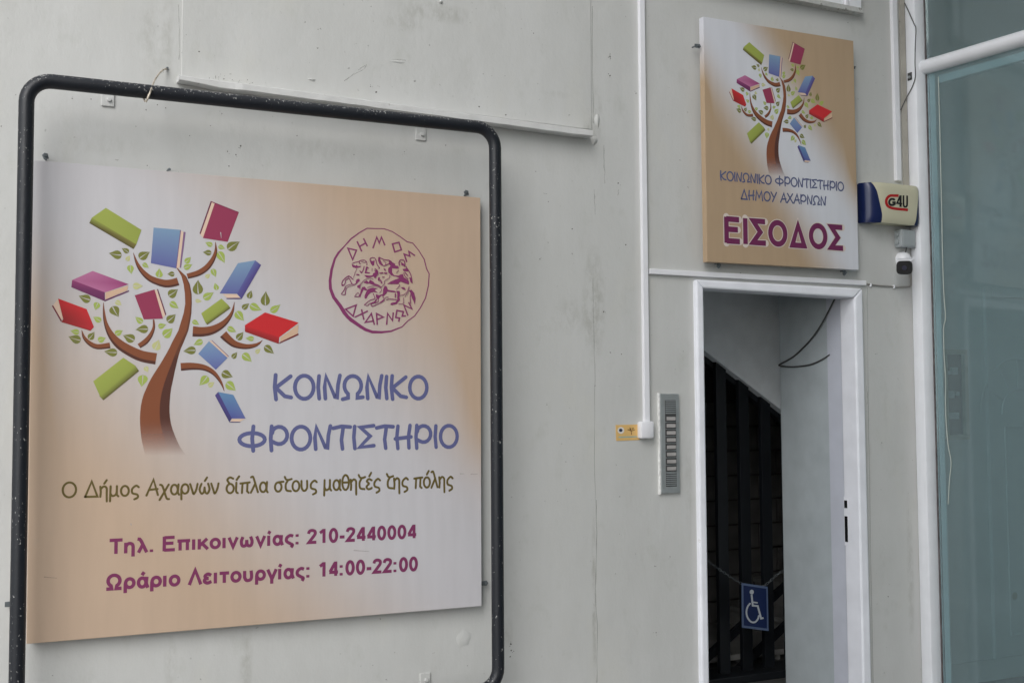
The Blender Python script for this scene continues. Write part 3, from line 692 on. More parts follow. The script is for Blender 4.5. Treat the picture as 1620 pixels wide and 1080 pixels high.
def mp_big(x, y):
    p = b3(x, y); return Vector((p.x, p.z))
draw_tree(big, mp_big)
to3b = lambda x, y: b3(x, y)
BLU = C(90, 93, 134); OLV = C(94, 82, 42); PUR = C(118, 50, 88)
def line(parent, name, txt, font, x0, x1, b0, t0, b1, t1, th, col, to3, plane_y, trk=0, **kw):
    tot = sum(font[c][0]+trk for c in txt) - trk - (.08 if font is HAND else .05)
    p0_, p1_ = to3(x0, b0), to3(x1, b1); q0_, q1_ = to3(x0, t0), to3(x1, t1); pos = 0
    for wd_ in txt.split(' '):
        L = sum(font[c][0]+trk for c in wd_) - trk - (.08 if font is HAND else .05)
        f0, f1 = pos/tot, (pos+L)/tot
        tab = {0: (p0_.lerp(p1_, f0), q0_.lerp(q1_, f0)), 1: (p0_.lerp(p1_, f1), q0_.lerp(q1_, f1))}
        ink = Ink(lambda X, Z: Vector((X, plane_y, Z))); ink.lv = .0005
        text(ink, wd_, font, 0, 1, 0, 1, 0, 1, th, col, trk=trk, to3=lambda x, y: tab[x][y], **kw)
        ink.build(name, parent)
        pos += sum(font[c][0]+trk for c in wd_) + font[' '][0] + trk
line(big, 'heading_lettering', 'ΚΟΙΝΩΝΙΚΟ', HAND, 433, 674, 631.5, 592.5, 631, 595, .165, BLU, trk=.06, to3=to3b, plane_y=FY)
line(big, 'heading_lettering', 'ΦΡΟΝΤΙΣΤΗΡΙΟ', HAND, 377, 722, 713, 675, 707.5, 671.5, .165, BLU, trk=.06, to3=to3b, plane_y=FY)
line(big, 'motto_lettering', 'Ο Δήμος Αχαρνών δίπλα στους μαθητές της πόλης', HAND, 98, 715, 787, 762.5, 770, 745, .135, OLV, trk=.035, to3=to3b, plane_y=FY)
line(big, 'phone_lettering', 'Τηλ. Επικοινωνίας: 210-2440004', BOLD, 173, 658, 876, 852.5, 850.5, 829, .225, PUR, cap='no', trk=.055, to3=to3b, plane_y=FY)
line(big, 'hours_lettering', 'Ωράριο Λειτουργίας: 14:00-22:00', BOLD, 168, 660.5, 933, 908.5, 902, 880, .225, PUR, cap='no', trk=.055, to3=to3b, plane_y=FY)

# round seal
SEAL = C(124, 52, 96); SEAL2 = C(138, 92, 112)
def seal(parent):
    ink = Ink(lambda x, y: b3(x, y)); ink.lv = .0005
    s7 = lambda p: conv(500, 340, 5.4, p)
    ring = [(435,115,9),(510,117,8),(580,118,8),(650,142,8),(720,187,8),(778,230,8),(825,240,8),(876,302,8),(924,380,9),(944,460,9),(966,502,9),(960,600,9),(935,710,9),(888,798,9),(842,862,9),(780,908,9),(735,955,10),(640,993,15),(560,1001,20),(480,999,24),(425,980,27),(380,953,28),(300,897,32),(268,868,30),(240,832,33),(205,775,31),(150,702,28),(123,630,26),(119,560,24),(133,465,22),(160,375,18),(190,325,18),(238,272,10),(300,203,12),(370,152,10)]
    pts = s7([(a, b) for a, b, _ in ring])
    ink.stroke(pts, [c/5.4 for *_, c in ring], SEAL, closed=True)
    ink.build('seal_ring', parent)
    ink = Ink(lambda x, y: b3(x, y)); ink.lv = .0005
    for closed, pts in ((1,[(272,285),(345,302),(312,382)]),(0,[(350,225),(390,312)]),(0,[(405,200),(438,268)]),(0,[(370,270),(420,242)]),
        (0,[(485,285),(518,190),(540,240),(558,190),(588,260)]),(1,[(652,248),(708,235),(728,298),(672,316)]),(0,[(775,402),(752,335),(800,352),(792,312),(845,348)]),
        (1,[(342,770),(252,805),(316,865)]),(0,[(328,874),(442,820)]),(0,[(388,805),(408,895)]),(0,[(498,938),(472,842),(420,917),(492,905)]),
        (0,[(522,938),(516,842),(574,872),(524,892)]),(0,[(602,938),(610,840),(652,902),(659,832)]),(0,[(705,912),(713,880),(680,875),(690,815),(745,826),(735,864),(768,862)]),
        (0,[(784,860),(750,770),(818,802),(790,745)])):
        ink.stroke(s7(pts), 13/5.4, SEAL, cap='no', closed=bool(closed)); ink.up()
    ink.build('seal_lettering', parent)['kind'] = 'stuff'
    ink = Ink(lambda x, y: b3(x, y)); ink.lv = .0005
    A = lambda p: conv(535, 400, 12, p); Bc = lambda p: conv(580, 400, 12, p)
    Fl = [(A,[(255,210),(270,270),(330,290),(420,275),(440,245),(370,250),(350,225),(330,245),(285,225)]),(A,[(400,330),(430,390),(465,380),(420,340)]),
     (A,[(65,595),(100,600),(112,628),(70,635)]),(A,[(350,500),(400,490),(412,530),(350,585),(330,560)]),(A,[(358,625),(408,600),(422,560),(410,680),(360,655)]),
     (A,[(595,135),(650,155),(692,140),(682,232),(655,250),(618,205)]),(A,[(765,250),(795,290),(765,312)]),
     (A,[(525,265),(562,270),(550,330),(535,358),(600,372),(600,392),(500,388)]),
     (A,[(680,325),(730,325),(757,370),(700,490),(668,450),(600,465),(540,472),(490,420),(600,432),(650,425),(660,390),(702,368)]),
     (A,[(470,560),(540,520),(580,560),(600,508),(660,540),(700,582),(760,600),(830,652),(790,665),(720,625),(650,605),(590,582),(540,588)]),
     (A,[(455,650),(500,640),(552,700),(530,717),(480,702),(450,760),(420,832),(378,825),(410,790),(430,700)]),
     (A,[(498,820),(520,760),(560,690),(640,660),(752,670),(690,702),(752,760),(680,742),(612,757),(570,800),(530,872),(500,862)]),
     (A,[(710,780),(770,802),(850,780),(850,700),(880,620),(922,640),(922,760),(860,822),(850,862),(830,802),(780,852),(760,890),(720,852)]),
     (A,[(758,80),(792,82),(800,140),(830,200),(862,240),(830,248),(780,210),(755,150)]),(A,[(960,140),(1080,208),(1080,262),(1000,252),(960,210)]),
     (Bc,[(408,290),(480,225),(600,250),(612,300),(560,300),(482,290),(482,370),(520,425),(600,432),(640,410),(690,400),(700,460),(760,500),(805,540),(800,602),(740,582),(640,545),(590,592),(388,592),(460,540),(560,500),(622,480),(560,452),(470,430),(408,370)]),
     (Bc,[(648,170),(722,220),(722,270),(692,240),(660,242)]),(Bc,[(680,310),(760,290),(802,340),(780,352),(700,346)]),(Bc,[(805,470),(850,470),(862,582),(830,552)]),
     (Bc,[(330,640),(388,660),(400,700),(540,722),(562,752),(480,747),(390,732),(372,772),(300,802),(310,740)]),(Bc,[(640,650),(712,650),(742,700),(700,702)]),
     (Bc,[(560,720),(622,720),(632,780),(622,830),(632,900),(584,940),(584,965),(480,992),(448,982),(462,950),(552,930),(580,880),(580,780)]),
     (Bc,[(800,710),(850,700),(900,760),(927,860),(915,985),(890,920),(858,860),(838,780)])]
    St = [(A,[(265,200),(320,180),(390,165),(420,145),(500,140),(540,180),(540,230)],14),(A,[(400,170),(400,200),(425,205)],15),(A,[(430,160),(500,185),(522,168)],12),
     (A,[(355,290),(320,370),(295,440),(290,470)],11),(A,[(490,260),(470,330),(440,375)],17),(A,[(350,412),(388,416)],26),
     (A,[(70,620),(70,560),(110,500),(160,460),(200,440),(240,465),(280,505)],18),(A,[(110,610),(130,570),(140,520),(200,480),(230,530),(260,590),(310,600),(350,570)],17),
     (A,[(130,640),(180,610),(260,590)],13),(A,[(150,670),(200,640),(300,610)],12),(A,[(130,650),(100,720),(60,775),(75,790),(125,790),(135,740),(148,670)],15),
     (A,[(600,150),(610,105),(660,88),(700,110),(712,150)],14),(A,[(715,140),(730,210),(775,280)],15),(A,[(640,290),(640,340)],12),(A,[(540,262),(572,290)],14),
     (A,[(410,690),(430,590),(500,510),(600,480),(660,500)],12),(A,[(310,825),(340,780),(370,755),(400,790)],13),(A,[(310,830),(415,828)],14),
     (A,[(550,660),(640,630),(760,640),(820,700),(780,760)],12),(A,[(660,770),(680,820),(690,870),(600,900),(510,970),(500,985),(550,1000),(590,960)],14),
     (A,[(720,880),(690,930),(610,960)],24),(A,[(750,870),(750,930),(640,960),(620,990),(650,1010),(760,965),(870,900),(850,850)],15),(A,[(800,940),(860,890)],20),
     (A,[(780,85),(870,130),(960,140),(1010,170)],15),(A,[(850,150),(900,190),(880,240),(840,242)],12),(A,[(860,250),(940,215),(975,200)],16),
     (A,[(785,385),(845,380)],22),(A,[(880,385),(915,386)],28),(A,[(870,305),(892,332)],24),(A,[(835,460),(870,461)],16),(A,[(770,478),(765,512)],36),(A,[(800,520),(820,572)],26),
     (Bc,[(430,420),(430,470),(340,530),(330,590),(270,650)],13),(Bc,[(620,240),(610,180),(640,135),(700,140),(720,200),(715,260)],18),(Bc,[(740,260),(800,350),(840,440),(860,570)],17),
     (Bc,[(700,380),(720,440),(780,500)],14),(Bc,[(720,370),(772,430)],18),(Bc,[(560,380),(600,330)],12),(Bc,[(560,690),(620,620),(600,590)],13),
     (Bc,[(620,810),(700,790),(760,740),(790,660)],13),(Bc,[(690,850),(690,960),(600,965)],13),(Bc,[(370,890),(430,875),(560,890)],15),(Bc,[(320,870),(370,840),(400,840)],13),
     (Bc,[(540,780),(540,840)],24),(Bc,[(800,640),(790,700),(770,760),(720,830)],12),(Bc,[(830,780),(820,860),(830,960)],14),(Bc,[(150,300),(200,340),(205,400),(160,470)],14)]
    for cv, p in Fl: ink.poly(cv(p), SEAL); ink.up()
    for cv, p, wd in St: ink.stroke(cv(spl(p, 3)), wd/12, SEAL if wd > 13 else SEAL2); ink.up()
    ink.build('seal_riders', parent)
seal(big)
# little scuffs on the print and the clips that hold the board
def clip(parent, x, y, ang, s=.016, Yc=-.03):
    P = px(x, y, Yc); d = Vector((math.cos(ang), 0, math.sin(ang))); n = Vector((-d.z, 0, d.x))
    mb = MB(); q_ = min(1, s/.012); mb.prism([P-d*s+n*.009*q_, P-d*s-n*.009*q_, P+d*s*.6-n*.011*q_, P+d*s*1.1, P+d*s*.6+n*.011*q_], (0, .004, 0), .001)
    mb.cyl(P+d*.002, (0, -.012*q_, 0), .0055*q_, 8)
    mb.cyl(P-d*s*.6+Vector((0, .002, 0)), (0, .03, 0), .004, 8)
    return mb.build('mounting_clip', ZINC, parent)
clip(big, 72, 247, 1.9, .012); clip(big, 268, 268, .4, .006); clip(big, 738, 305, 1.9, .012); clip(big, 767, 922, 0, .016); clip(big, 17, 955, 0, .02)
ink = Ink(lambda x, y: b3(x, y)); ink.lv = .0011
random.seed(3)
for (x, y, l, a) in ((728, 749, 6, 0), (745, 749.5, 10, 0), (207, 828, 4, 1.4), (349, 368, 14, 1.5), (70, 912, 20, .15), (118, 540, 5, .8), (560, 870, 24, .12)):
    ink.stroke([(x, y), (x+l*math.cos(a), y+l*math.sin(a)*.6)], [1.6, .8], (.42, .36, .33, .3) if a < 1 else (.72, .7, .7, .5))
ink.build('scuff_marks', big)['kind'] = 'stuff'

# ================================================================ small sign
FS = -.062; ST = .036
def s3(x, y): return px(x, y, FS)
stl, str_, sbr, sbl = s3(1112.5, 26.5), s3(1350, 65), s3(1358.5, 427), s3(1119, 414)
SMM = board_material('small_sign_print', (stl.x+sbl.x)/2, (str_.x+sbr.x)/2, (sbl.z+sbr.z)/2, (stl.z+str_.z)/2, C(173, 174, 179, ill=.64), C(142, 122, 99, ill=.60), (.12, .50), (.0, .40))
small = thing('entrance_sign', 'smaller portrait sign with book tree above the open doorway', 'sign', 'signs of the tutoring centre')
MB().prism([stl, str_, sbr, sbl], (0, ST, 0), .0015).build('board', SMM, small)
pairs = [((167,330),(1184.4,68.3)),((472,513),(1316.3,173.9)),((83,482),(1153.9,147)),((255,718),(1227,276)),((334,318.5),(1253.9,66.5)),((388,661),(1282.7,253.6)),((148,600+3),(1183,210+30/4.7)),((280,423),(1232,121))]
def fit1(a, b):
    n = len(a); ma = sum(a)/n; mb_ = sum(b)/n
    s = sum((x-ma)*(y-mb_) for x, y in zip(a, b))/sum((x-ma)**2 for x in a); return s, mb_-s*ma
bx = [mp_big(*p[0]) for p in pairs]; sx_ = [s3(*p[1]) for p in pairs]
kx, ox = fit1([p.x for p in bx], [p.x for p in sx_]); kz, oz = fit1([p.y for p in bx], [p.z for p in sx_])
ILL_SAVE = ILL
def mp_small(x, y):
    p = mp_big(x, y); return Vector((kx*p.x+ox, kz*p.y+oz))
draw_tree(small, mp_small, sc=(kx+kz)/2, face_y=FS)
line(small, 'name_lettering', 'ΚΟΙΝΩΝΙΚΟ ΦΡΟΝΤΙΣΤΗΡΙΟ', HAND, 1139.5, 1334, 285, 270.5, 302.5, 288.5, .165, C(80, 86, 120), trk=.05, to3=s3, plane_y=FS)
line(small, 'name_lettering', 'ΔΗΜΟΥ ΑΧΑΡΝΩΝ', HAND, 1172, 1306, 315, 300, 325.5, 311.5, .165, C(80, 86, 120), trk=.05, to3=s3, plane_y=FS)
line(small, 'entrance_lettering', 'ΕΙΣΟΔΟΣ', BOLD, 1146.5, 1334, 384, 343.5, 396, 356.5, .215, C(104, 38, 78), cap='no', halo=(.009, C(172, 162, 155, ill=.62)), trk=.07, to3=s3, plane_y=FS)
clip(small, 1104, 73, 0, .018, -.05); clip(small, 1352, 107, 1.6, .007, -.05); clip(small, 1137, 419, -1.57, .016); clip(small, 1336, 431, -1.57, .016)

# ================================================================ black pipe frame
FYP = -.20
pf = thing('pipe_frame', 'black tubular frame with chipped paint standing before the big sign', 'frame')
TLc, TRc, BRc = px(42.5, 125, FYP), px(783, 204, FYP), px(788.3, 1088, FYP)
BLc = px(26.8, 1080, FYP); BLc.z = BRc.z
def rc(pts, r, n=8):
    out = []
    for i, p in enumerate(pts):
        a, b = pts[i-1], pts[(i+1) % len(pts)]; u = (a-p).normalized(); v = (b-p).normalized()
        c_ = p + (u+v)*r
        for k in range(n+1):
            th = math.pi/2*k/n
            out.append(c_ - v*r*math.cos(th) - u*r*math.sin(th))
    return out
path = rc([TLc, TRc, BRc, BLc], .085)
dense = []
for i in range(len(path)):
    a, b = path[i], path[(i+1) % len(path)]; n = max(1, int((b-a).length/.06))
    for k in range(n): dense.append(a.lerp(b, k/n))
MB().tube(dense, .0268, 20, closed=True).build('bent_pipe', PIPE, pf, smooth=True)
for X in (BLc.x+.25, BRc.x-.3):
    MB().cyl((X, FYP, 0), (0, 0, BRc.z-.02), .022, 14).build('foot_post', PIPE, pf, smooth=True)
# wire tie: nail in the wall, wire looped over the pipe
wt = thing('wire_tie', 'thin rusty wire looped round the top of the black pipe', 'wire')
wp = [px(264, 109, -.002), px(258, 111, -.05), px(250, 119, -.12), px(243, 131, -.19), px(238, 145, -.235), px(233, 158, -.235), px(229, 160, -.21), px(227, 150, -.17), px(231, 142, -.16), px(236, 143, -.20), px(234, 154, -.23), px(231, 162, -.232)]
MB().tube(spl([tuple(p) for p in wp], 5), .0036, 6).build('wire', WIRE, wt, smooth=True)
MB().cyl(px(264, 109, .005), (0, -.012, 0), .005, 8).build('nail', ZINC, wt)

# ================================================================ conduits
def cond(name, label, P, Q, wd, dp, grp='white conduits on the wall'):
    P = Vector(P); Q = Vector(Q); d = (Q-P).normalized(); s = Vector((-d.z, 0, d.x))*wd/2
    o = thing(name, label, 'conduit', grp)
    MB().prism([P-s, P+s, Q+s, Q-s], (0, dp, 0), .003).build('trunking', WHITE_P, o)
    return o
p0, p1 = px(1015.3, -60, -.02), px(1024.5, 668, -.02)
c1 = cond('conduit', 'long white vertical conduit running down to the small square box', p0, p1, .031, .0205)
p0, p1 = px(1028, 429, -.018), px(1371, 447.5, -.018)
c2_ = cond('conduit', 'white horizontal conduit running just above the door frame', p0, p1, .026, .0185)
p0, p1 = px(1414.5, -40, -.022), px(1423, 286, -.022)
c3_ = cond('conduit', 'white vertical conduit ending above the blue and cream box', p0, p1, .036, .0225)
bx_ = thing('junction_box', 'small white square box at the lower end of the vertical conduit', 'box')
P = px(1025.5, 679.5, -.04); MB().box(P.x-.038, P.x+.035, -.04, .0005, P.z-.041, P.z+.04, .009).build('housing', WHITE_P, bx_, smooth=True)

# sticker card
st = thing('sticker', 'small ochre sticker with dark emblem left of the white box', 'sticker')
q = [px(974, 672, -.002), px(1012, 671, -.002), px(1012, 695.5, -.002), px(975, 697, -.002)]
MB().prism(q, (0, .0018, 0)).build('card', ORANGE, st)
ink = Ink(lambda x, y: px(x, y, -.002)); ink.lv = .0004
c9 = lambda p: conv(950, 580, 4.911, p)
ink.poly(c9(arc(158, 493, 26, 26, 0, 345, 20)), C(205, 200, 195)); ink.up(.0001)
ink.poly(c9(arc(157, 492, 14, 13, 0, 345, 14)), C(40, 50, 75)); ink.up(.0001)
ink.poly(c9([(140,540),(285,537),(284,547),(140,552)]), C(150, 165, 150)); ink.up(.0001)
for pts, wd in (([(240,525),(238,495),(232,478)], 5), ([(238,500),(262,488)], 4), ([(210,488),(235,496)], 4)): ink.stroke(c9(pts), wd/4.9, C(100, 70, 45)); ink.up()
random.seed(5)
for i in range(26):
    a = random.uniform(0, math.pi); r = random.uniform(8, 30); x, y = 238+r*1.0*math.cos(a), 492-r*.75*math.sin(a)
    ink.stroke(c9([(x-3, y), (x+3, y+2)]), 3.2/4.9, random.choice([C(120,90,50), C(140,110,60), C(100,75,50)])); ink.up(.00003)
ink.build('printed_emblem', st)

# ================================================================ intercom
ic = thing('intercom', 'tall narrow steel doorbell panel with eight name buttons', 'intercom')
A_, B_ = px(1045, 622.5, -.018), px(1076, 779, -.018); yF = -.018
MB().box(A_.x, B_.x, yF, .0005, B_.z, A_.z, .002).build('faceplate', STEEL, ic)
MB().box(A_.x-.008, A_.x-.0005, -.014, .0005, B_.z-.006, A_.z+.004, .002).build('plaster_edge', simple('fresh_plaster_edge', (.78, .78, .76), .7, vary=.15, vscale=60), ic)
W_ = B_.x-A_.x; H_ = A_.z-B_.z
fx0, fx1 = A_.x+W_*.25, A_.x+W_*.80
def fz(y): return A_.z - H_*(y-208)/(965-208)
MB().box(fx0-.002, fx1+.002, yF-.0012, yF+.001, fz(915), fz(258)).build('button_column', STEELD, ic)
for k in range(8):
    yc = 265+14.5*k/1.0
for k, yc in enumerate([267, 282, 297, 312, 327, 342, 357] + [812, 827, 842, 857, 872, 887, 902]):
    MB().box(fx0, fx1, yF-.0032, yF-.0008, fz(yc+4), fz(yc-3.4)).build('grille_slat', STEEL, ic)
for k in range(8):
    yc = 397+k*54.3
    o = MB().box(fx0, fx1, yF-.0030, yF-.0008, fz(yc+22), fz(yc-21), .0006).build('button', STEELD, ic)
    MB().box(fx0+.004, fx1-.003, yF-.0060, yF-.0032, fz(yc+15), fz(yc-12), .0008).build('name_label', LABELW, o)
    MB().box(fx0-.001, fx1+.001, yF-.0042, yF-.0008, fz(yc+29), fz(yc+25)).build('grille_slat', STEEL, ic)
for y in (228, 945): MB().cyl((A_.x+W_*.5, yF+.002, fz(y)), (0, -.004, 0), .003, 8).build('screw', STEEL, ic)

# ================================================================ door frame
df = thing('door_frame', 'white painted metal frame round the open doorway', 'door frame')
yD = -.028
XL0, XL1 = px(1105.5, 700, yD).x, px(1117, 700, yD).x
XR0, XR1 = px(1357.5, 700, yD).x, px(1370.5, 700, yD).x
ZT1, ZT0 = px(1105, 442, yD).z, px(1117, 456, yD).z
ZT1r, ZT0r = px(1371, 456.5, yD).z, px(1350, 470.5, yD).z
JD = .09
def profile_bar(parent, name, a, b, across, depth0, depth1, mat, n=6):
    """moulded bar from a to b; its face rounds over from depth0 (outer edge) to depth1"""
    pass
mb = MB(); mb.prism([(XL0, yD, 0), (XL1, yD, 0), (XL1, yD, ZT0), (XL0, yD, ZT1)], (0, -yD+JD, 0), .009); mb.build('side_post', FRAMEW, df)
mb = MB(); mb.prism([(XR0, yD, 0), (XR1, yD, 0), (XR1, yD, ZT1r), (XR0, yD, ZT0r)], (0, -yD+JD, 0), .009); mb.build('side_post', FRAMEW, df)
mb = MB(); mb.prism([(XL0, yD, ZT1), (XL1+.0, yD, ZT0), (XR0, yD, ZT0r), (XR1, yD, ZT1r)], (0, -yD+JD, 0), .009); mb.build('header', FRAMEW, df)
# strike plate holes on the right post
for ya, yb in ((791, 803), (816, 856)):
    za, zb = pxX(1338, ya, XR0).z, pxX(1338, yb, XR0).z
    MB().box(XR0-.0035, XR0-.0008, JD-.028, JD-.008, zb, za).build('latch_slot', BLACK, df)
MB().box(XR0-.0008, XR0+.001, JD-.034, JD-.002, pxX(1338, 862, XR0).z, pxX(1338, 785, XR0).z).build('strike_plate', FRAMEW, df)

# ================================================================ stair hall behind the door
hall = thing('stair_hall', 'dim stair hall seen through the open doorway', 'hallway')
XP = XR0+.012
MB().box(XP, XP+.6, JD+.001, .205, 0, 3.0).build('reveal_pillar', simple('blue_grey_reveal', (.56, .58, .65), .6, vary=.04), hall)
XQ = XP+.006
MB().box(XQ, XQ+.6, .206, px(1235, 700, .0).y+0.61, 0, 3.4).build('inner_wall', GREYP, hall)
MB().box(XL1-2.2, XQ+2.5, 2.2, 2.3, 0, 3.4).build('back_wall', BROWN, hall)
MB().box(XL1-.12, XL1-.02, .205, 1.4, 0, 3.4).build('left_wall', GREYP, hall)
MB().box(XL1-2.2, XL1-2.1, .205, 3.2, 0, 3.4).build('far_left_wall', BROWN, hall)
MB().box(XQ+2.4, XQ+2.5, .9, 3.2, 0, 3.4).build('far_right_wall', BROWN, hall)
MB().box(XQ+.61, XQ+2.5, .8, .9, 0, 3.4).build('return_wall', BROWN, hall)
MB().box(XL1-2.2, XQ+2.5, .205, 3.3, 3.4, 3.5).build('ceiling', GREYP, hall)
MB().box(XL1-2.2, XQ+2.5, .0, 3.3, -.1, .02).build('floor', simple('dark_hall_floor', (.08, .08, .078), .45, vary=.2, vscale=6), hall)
# sloping underside of the upper flight
YB = .92
a = px(1119, 566, YB); b = px(1237, 657, YB); sl_ = (b.z-a.z)/(b.x-a.x)
zz = lambda X: a.z + (X-a.x)*sl_
x0_, x1_ = a.x-1.35, b.x+.9
MB().prism([(x0_, YB-.06, zz(x0_)), (x1_, YB-.06, zz(x1_)), (x1_, YB-.06, 3.39), (x0_, YB-.06, 3.39)], (0, .06, 0)).build('stair_soffit', SOFFIT, hall)
MB().prism([(x0_, YB+.001, zz(x0_)-.035), (x1_, YB+.001, zz(x1_)-.035), (x1_, YB+.001, zz(x1_)+.16), (x0_, YB+.001, zz(x0_)+.16)], (0, .05, 0)).build('soffit_edge_beam', DARKB, hall)
MB().box(x0_, x1_+1, YB+.06, 2.15, 2.75, 2.85).build('upper_landing', BROWN, hall)
# dark stone courses on the far wall
m0 = None
for r in range(9):
    for c_ in range(9):
        wd = .30; x = 3.6+c_*(wd+.012)+(r % 2)*.15; z = .05+r*.178
        if m0 is None:
            mo = MB().box(0, wd, 0, .02, 0, .165, .004); o = mo.build('stone_tile', STONE, hall); m0 = o.data
        else: o = link('stone_tile', m0, None, hall)
        o.location = (x, 2.17+random.uniform(-.004, .004), z)
# railing of square bars in front of the lower flight
rl = thing('stair_railing', 'black vertical square bars in the dark stairwell', 'railing')
for (xa, xb) in ((1136, 1152), (1172, 1187.5), (1206.5, 1221.5)):
    A1, A2 = px(xa, 800, YB-.03).x, px(xb, 800, YB-.03).x
    MB().box(A1, A2, YB-.03, YB+.0, .06, zz(A1)-.0, .002).build('bar', DARKB, rl)
for k in range(1, 5):
    A1 = px(1136, 800, YB-.03).x - k*.165
    MB().box(A1, A1+.065, YB-.03, YB, .06, zz(A1)).build('bar', DARKB, rl)
for k in range(1, 5):
    A1 = px(1206.5, 800, YB-.03).x + k*.165
    MB().box(A1, A1+.065, YB-.03, YB, .06, zz(A1)).build('bar', DARKB, rl)
MB().box(a.x-1.2, b.x+.8, YB-.12, YB+.1, 0.02, .065, .006).build('kerb', DARKB, rl)
# lower flight rising to the right with its two slanting rails
fl = thing('stair_flight', 'lower flight of grey steps rising right behind the bars', 'stairs')
sA, sB = px(1122, 1046, 1.10), px(1240, 938, 1.10); ss = (sB.z-sA.z)/(sB.x-sA.x)
for off, nm in ((0, 'upper_rail'), (-.24, 'lower_rail')):
    P = Vector((sA.x-.8, 1.10, sA.z-.8*ss+off)); Q = Vector((sB.x+1, 1.10, sB.z+ss+off))
    MB().prism([P, Q, Q+Vector((0, 0, .055)), P+Vector((0, 0, .055))], (0, .03, 0)).build(nm, DARKB, fl)
for k in range(8):
    X = sA.x-.5+k*.27; Z = sA.z-.45+(X-sA.x)*ss
    if Z < .05: Z = .05
    MB().box(X, X+.28, 1.2, 2.12, Z, Z+.035, .004).build('tread', STONE2, fl)
    MB().box(X+.02, X+.04, 1.21, 2.12, max(.02, Z-.16), Z-.001).build('riser', STONE2, fl)
# chain and the blue wheelchair sign
ch = thing('chain', 'thin dark chain strung across the doorway', 'chain')
YC = .72
cpts = spl([tuple(px(*q, YC)) for q in ((1104, 874), (1128, 893), (1150, 908), (1176, 924), (1194, 928), (1210, 925), (1228, 910), (1242, 900), (1262, 893))], 12)
cp_ = [Vector(p) for p in cpts]; acc = 0; last = cp_[0]; k = 0; link_me = None
for p in cp_[1:]:
    d = p-last
    if d.length < .017: continue
    if link_me is None:
        mb = MB(); lp = [Vector((.012*math.cos(t_)*1.0, 0, .0065*math.sin(t_))) for t_ in [2*math.pi*j/10 for j in range(10)]]
        mb.tube(lp, .0013, 5, closed=True); o = mb.build('chain_link', ZINC, ch); link_me = o.data
    else: o = link('chain_link', link_me, None, ch)
    o.location = (last+p)/2; ang = math.atan2(d.z, d.x); o.rotation_euler = ((math.pi/2 if k % 2 else 0), -ang, 0); o.rotation_mode = 'XYZ'
    k += 1; last = p
ws = thing('wheelchair_sign', 'small blue sign with a white wheelchair figure hanging from the chain', 'sign')
YW = .70
q = [px(1173.5, 921.5, YW), px(1214.5, 927.5, YW), px(1216, 997.5, YW), px(1174, 992, YW)]
MB().prism(q, (0, .004, 0)).build('plate', simple('pale_blue_border', (.075, .11, .20), .45, vary=.1), ws)
ink = Ink(lambda x, y: px(x, y, YW)); ink.lv = .0005
ink.poly([(1176, 925.2), (1212.2, 930.6), (1213.4, 993.6), (1176.6, 988.6)], (.003, .013, .065, 1))
ink.lv += .0004; c8 = lambda p: conv(1090, 740, 3.177, p); WH = (.40, .43, .46, 1)
ink.poly(c8(arc(315, 622, 10.5, 12, 0, 345, 16)), WH)
ink.stroke(c8([(314,635),(320,690),(345,692),(362,755),(374,752)]), 9/3.177, WH, cap='no'); ink.up()
ink.stroke(c8([(316,672),(342,676)]), 7/3.177, WH); ink.up()
ink.stroke(c8(spl([(306,680),(294,696),(288,722),(294,750),(311,771),(331,773),(346,757),(350,742)], 4)), 8.5/3.177, WH)
ink.v = ink.v; ink.build('wheelchair_symbol', ws)
# cable drooping inside the doorway
cb = thing('cable', 'dark cable drooping from the top of the doorway', 'cable', 'loose cables')
kp = [pxX(1322, 470, XP-.01), pxX(1300, 512, XP-.012), pxX(1280, 540, XQ-.01), pxX(1256, 563, XQ-.008), Vector((XQ-.008, .60, pxX(1236, 576, XQ).z)), Vector((XQ+.01, .622, pxX(1236, 577, XQ).z-.004)), pxX(1237, 579, XQ-.008), pxX(1255, 580, XQ-.006), pxX(1280, 577, XQ-.006), pxX(1298, 570, XQ-.005), pxX(1313, 561, XQ-.005)]
MB().tube(spl([tuple(p) for p in kp], 6), .0045, 7).build('cable_run', BLACKC, cb, smooth=True)

# ================================================================ window over the small sign
wn = thing('high_window', 'white framed window with stone sill at the top edge', 'window')
yW_ = -.05
sA, sB = px(1210, -16, yW_), px(1367.5, 21.5, yW_)
MB().prism([(sA.x-.6, yW_, sB.z), (sB.x, yW_, sB.z), (sB.x, yW_, sB.z+.028), (sA.x-.6, yW_, sB.z+.028)], (0, .052, 0), .003).build('sill', simple('old_marble_sill', (.52, .52, .50), .6, vary=.15, vscale=30, dirt=(.25, .24, .22), dscale=30, dthr=.56), wn)
zb = sB.z+.03; xr = px(1361, 10, -.02).x
MB().box(xr-.085, xr, -.030, 0.0, zb, zb+1.2, .003).build('frame_post', WHITE, wn)
MB().box(xr-1.6, xr-1.5, -.030, 0.0, zb, zb+1.2, .003).build('frame_post', WHITE, wn)
MB().box(xr-.115, xr-.095, -.036, -.001, zb, zb+1.2, .002).build('sash_edge', WHITE_P, wn)
MB().box(xr-1.49, xr-.12, -.02, -.001, zb, zb+.05, .002).build('bottom_rail', WHITE, wn)
MB().box(xr-1.49, xr-.12, -.008, -.001, zb+.051, zb+1.15).build('pane', simple('pale_blind', (.62, .63, .66), .4, vary=.03), wn)

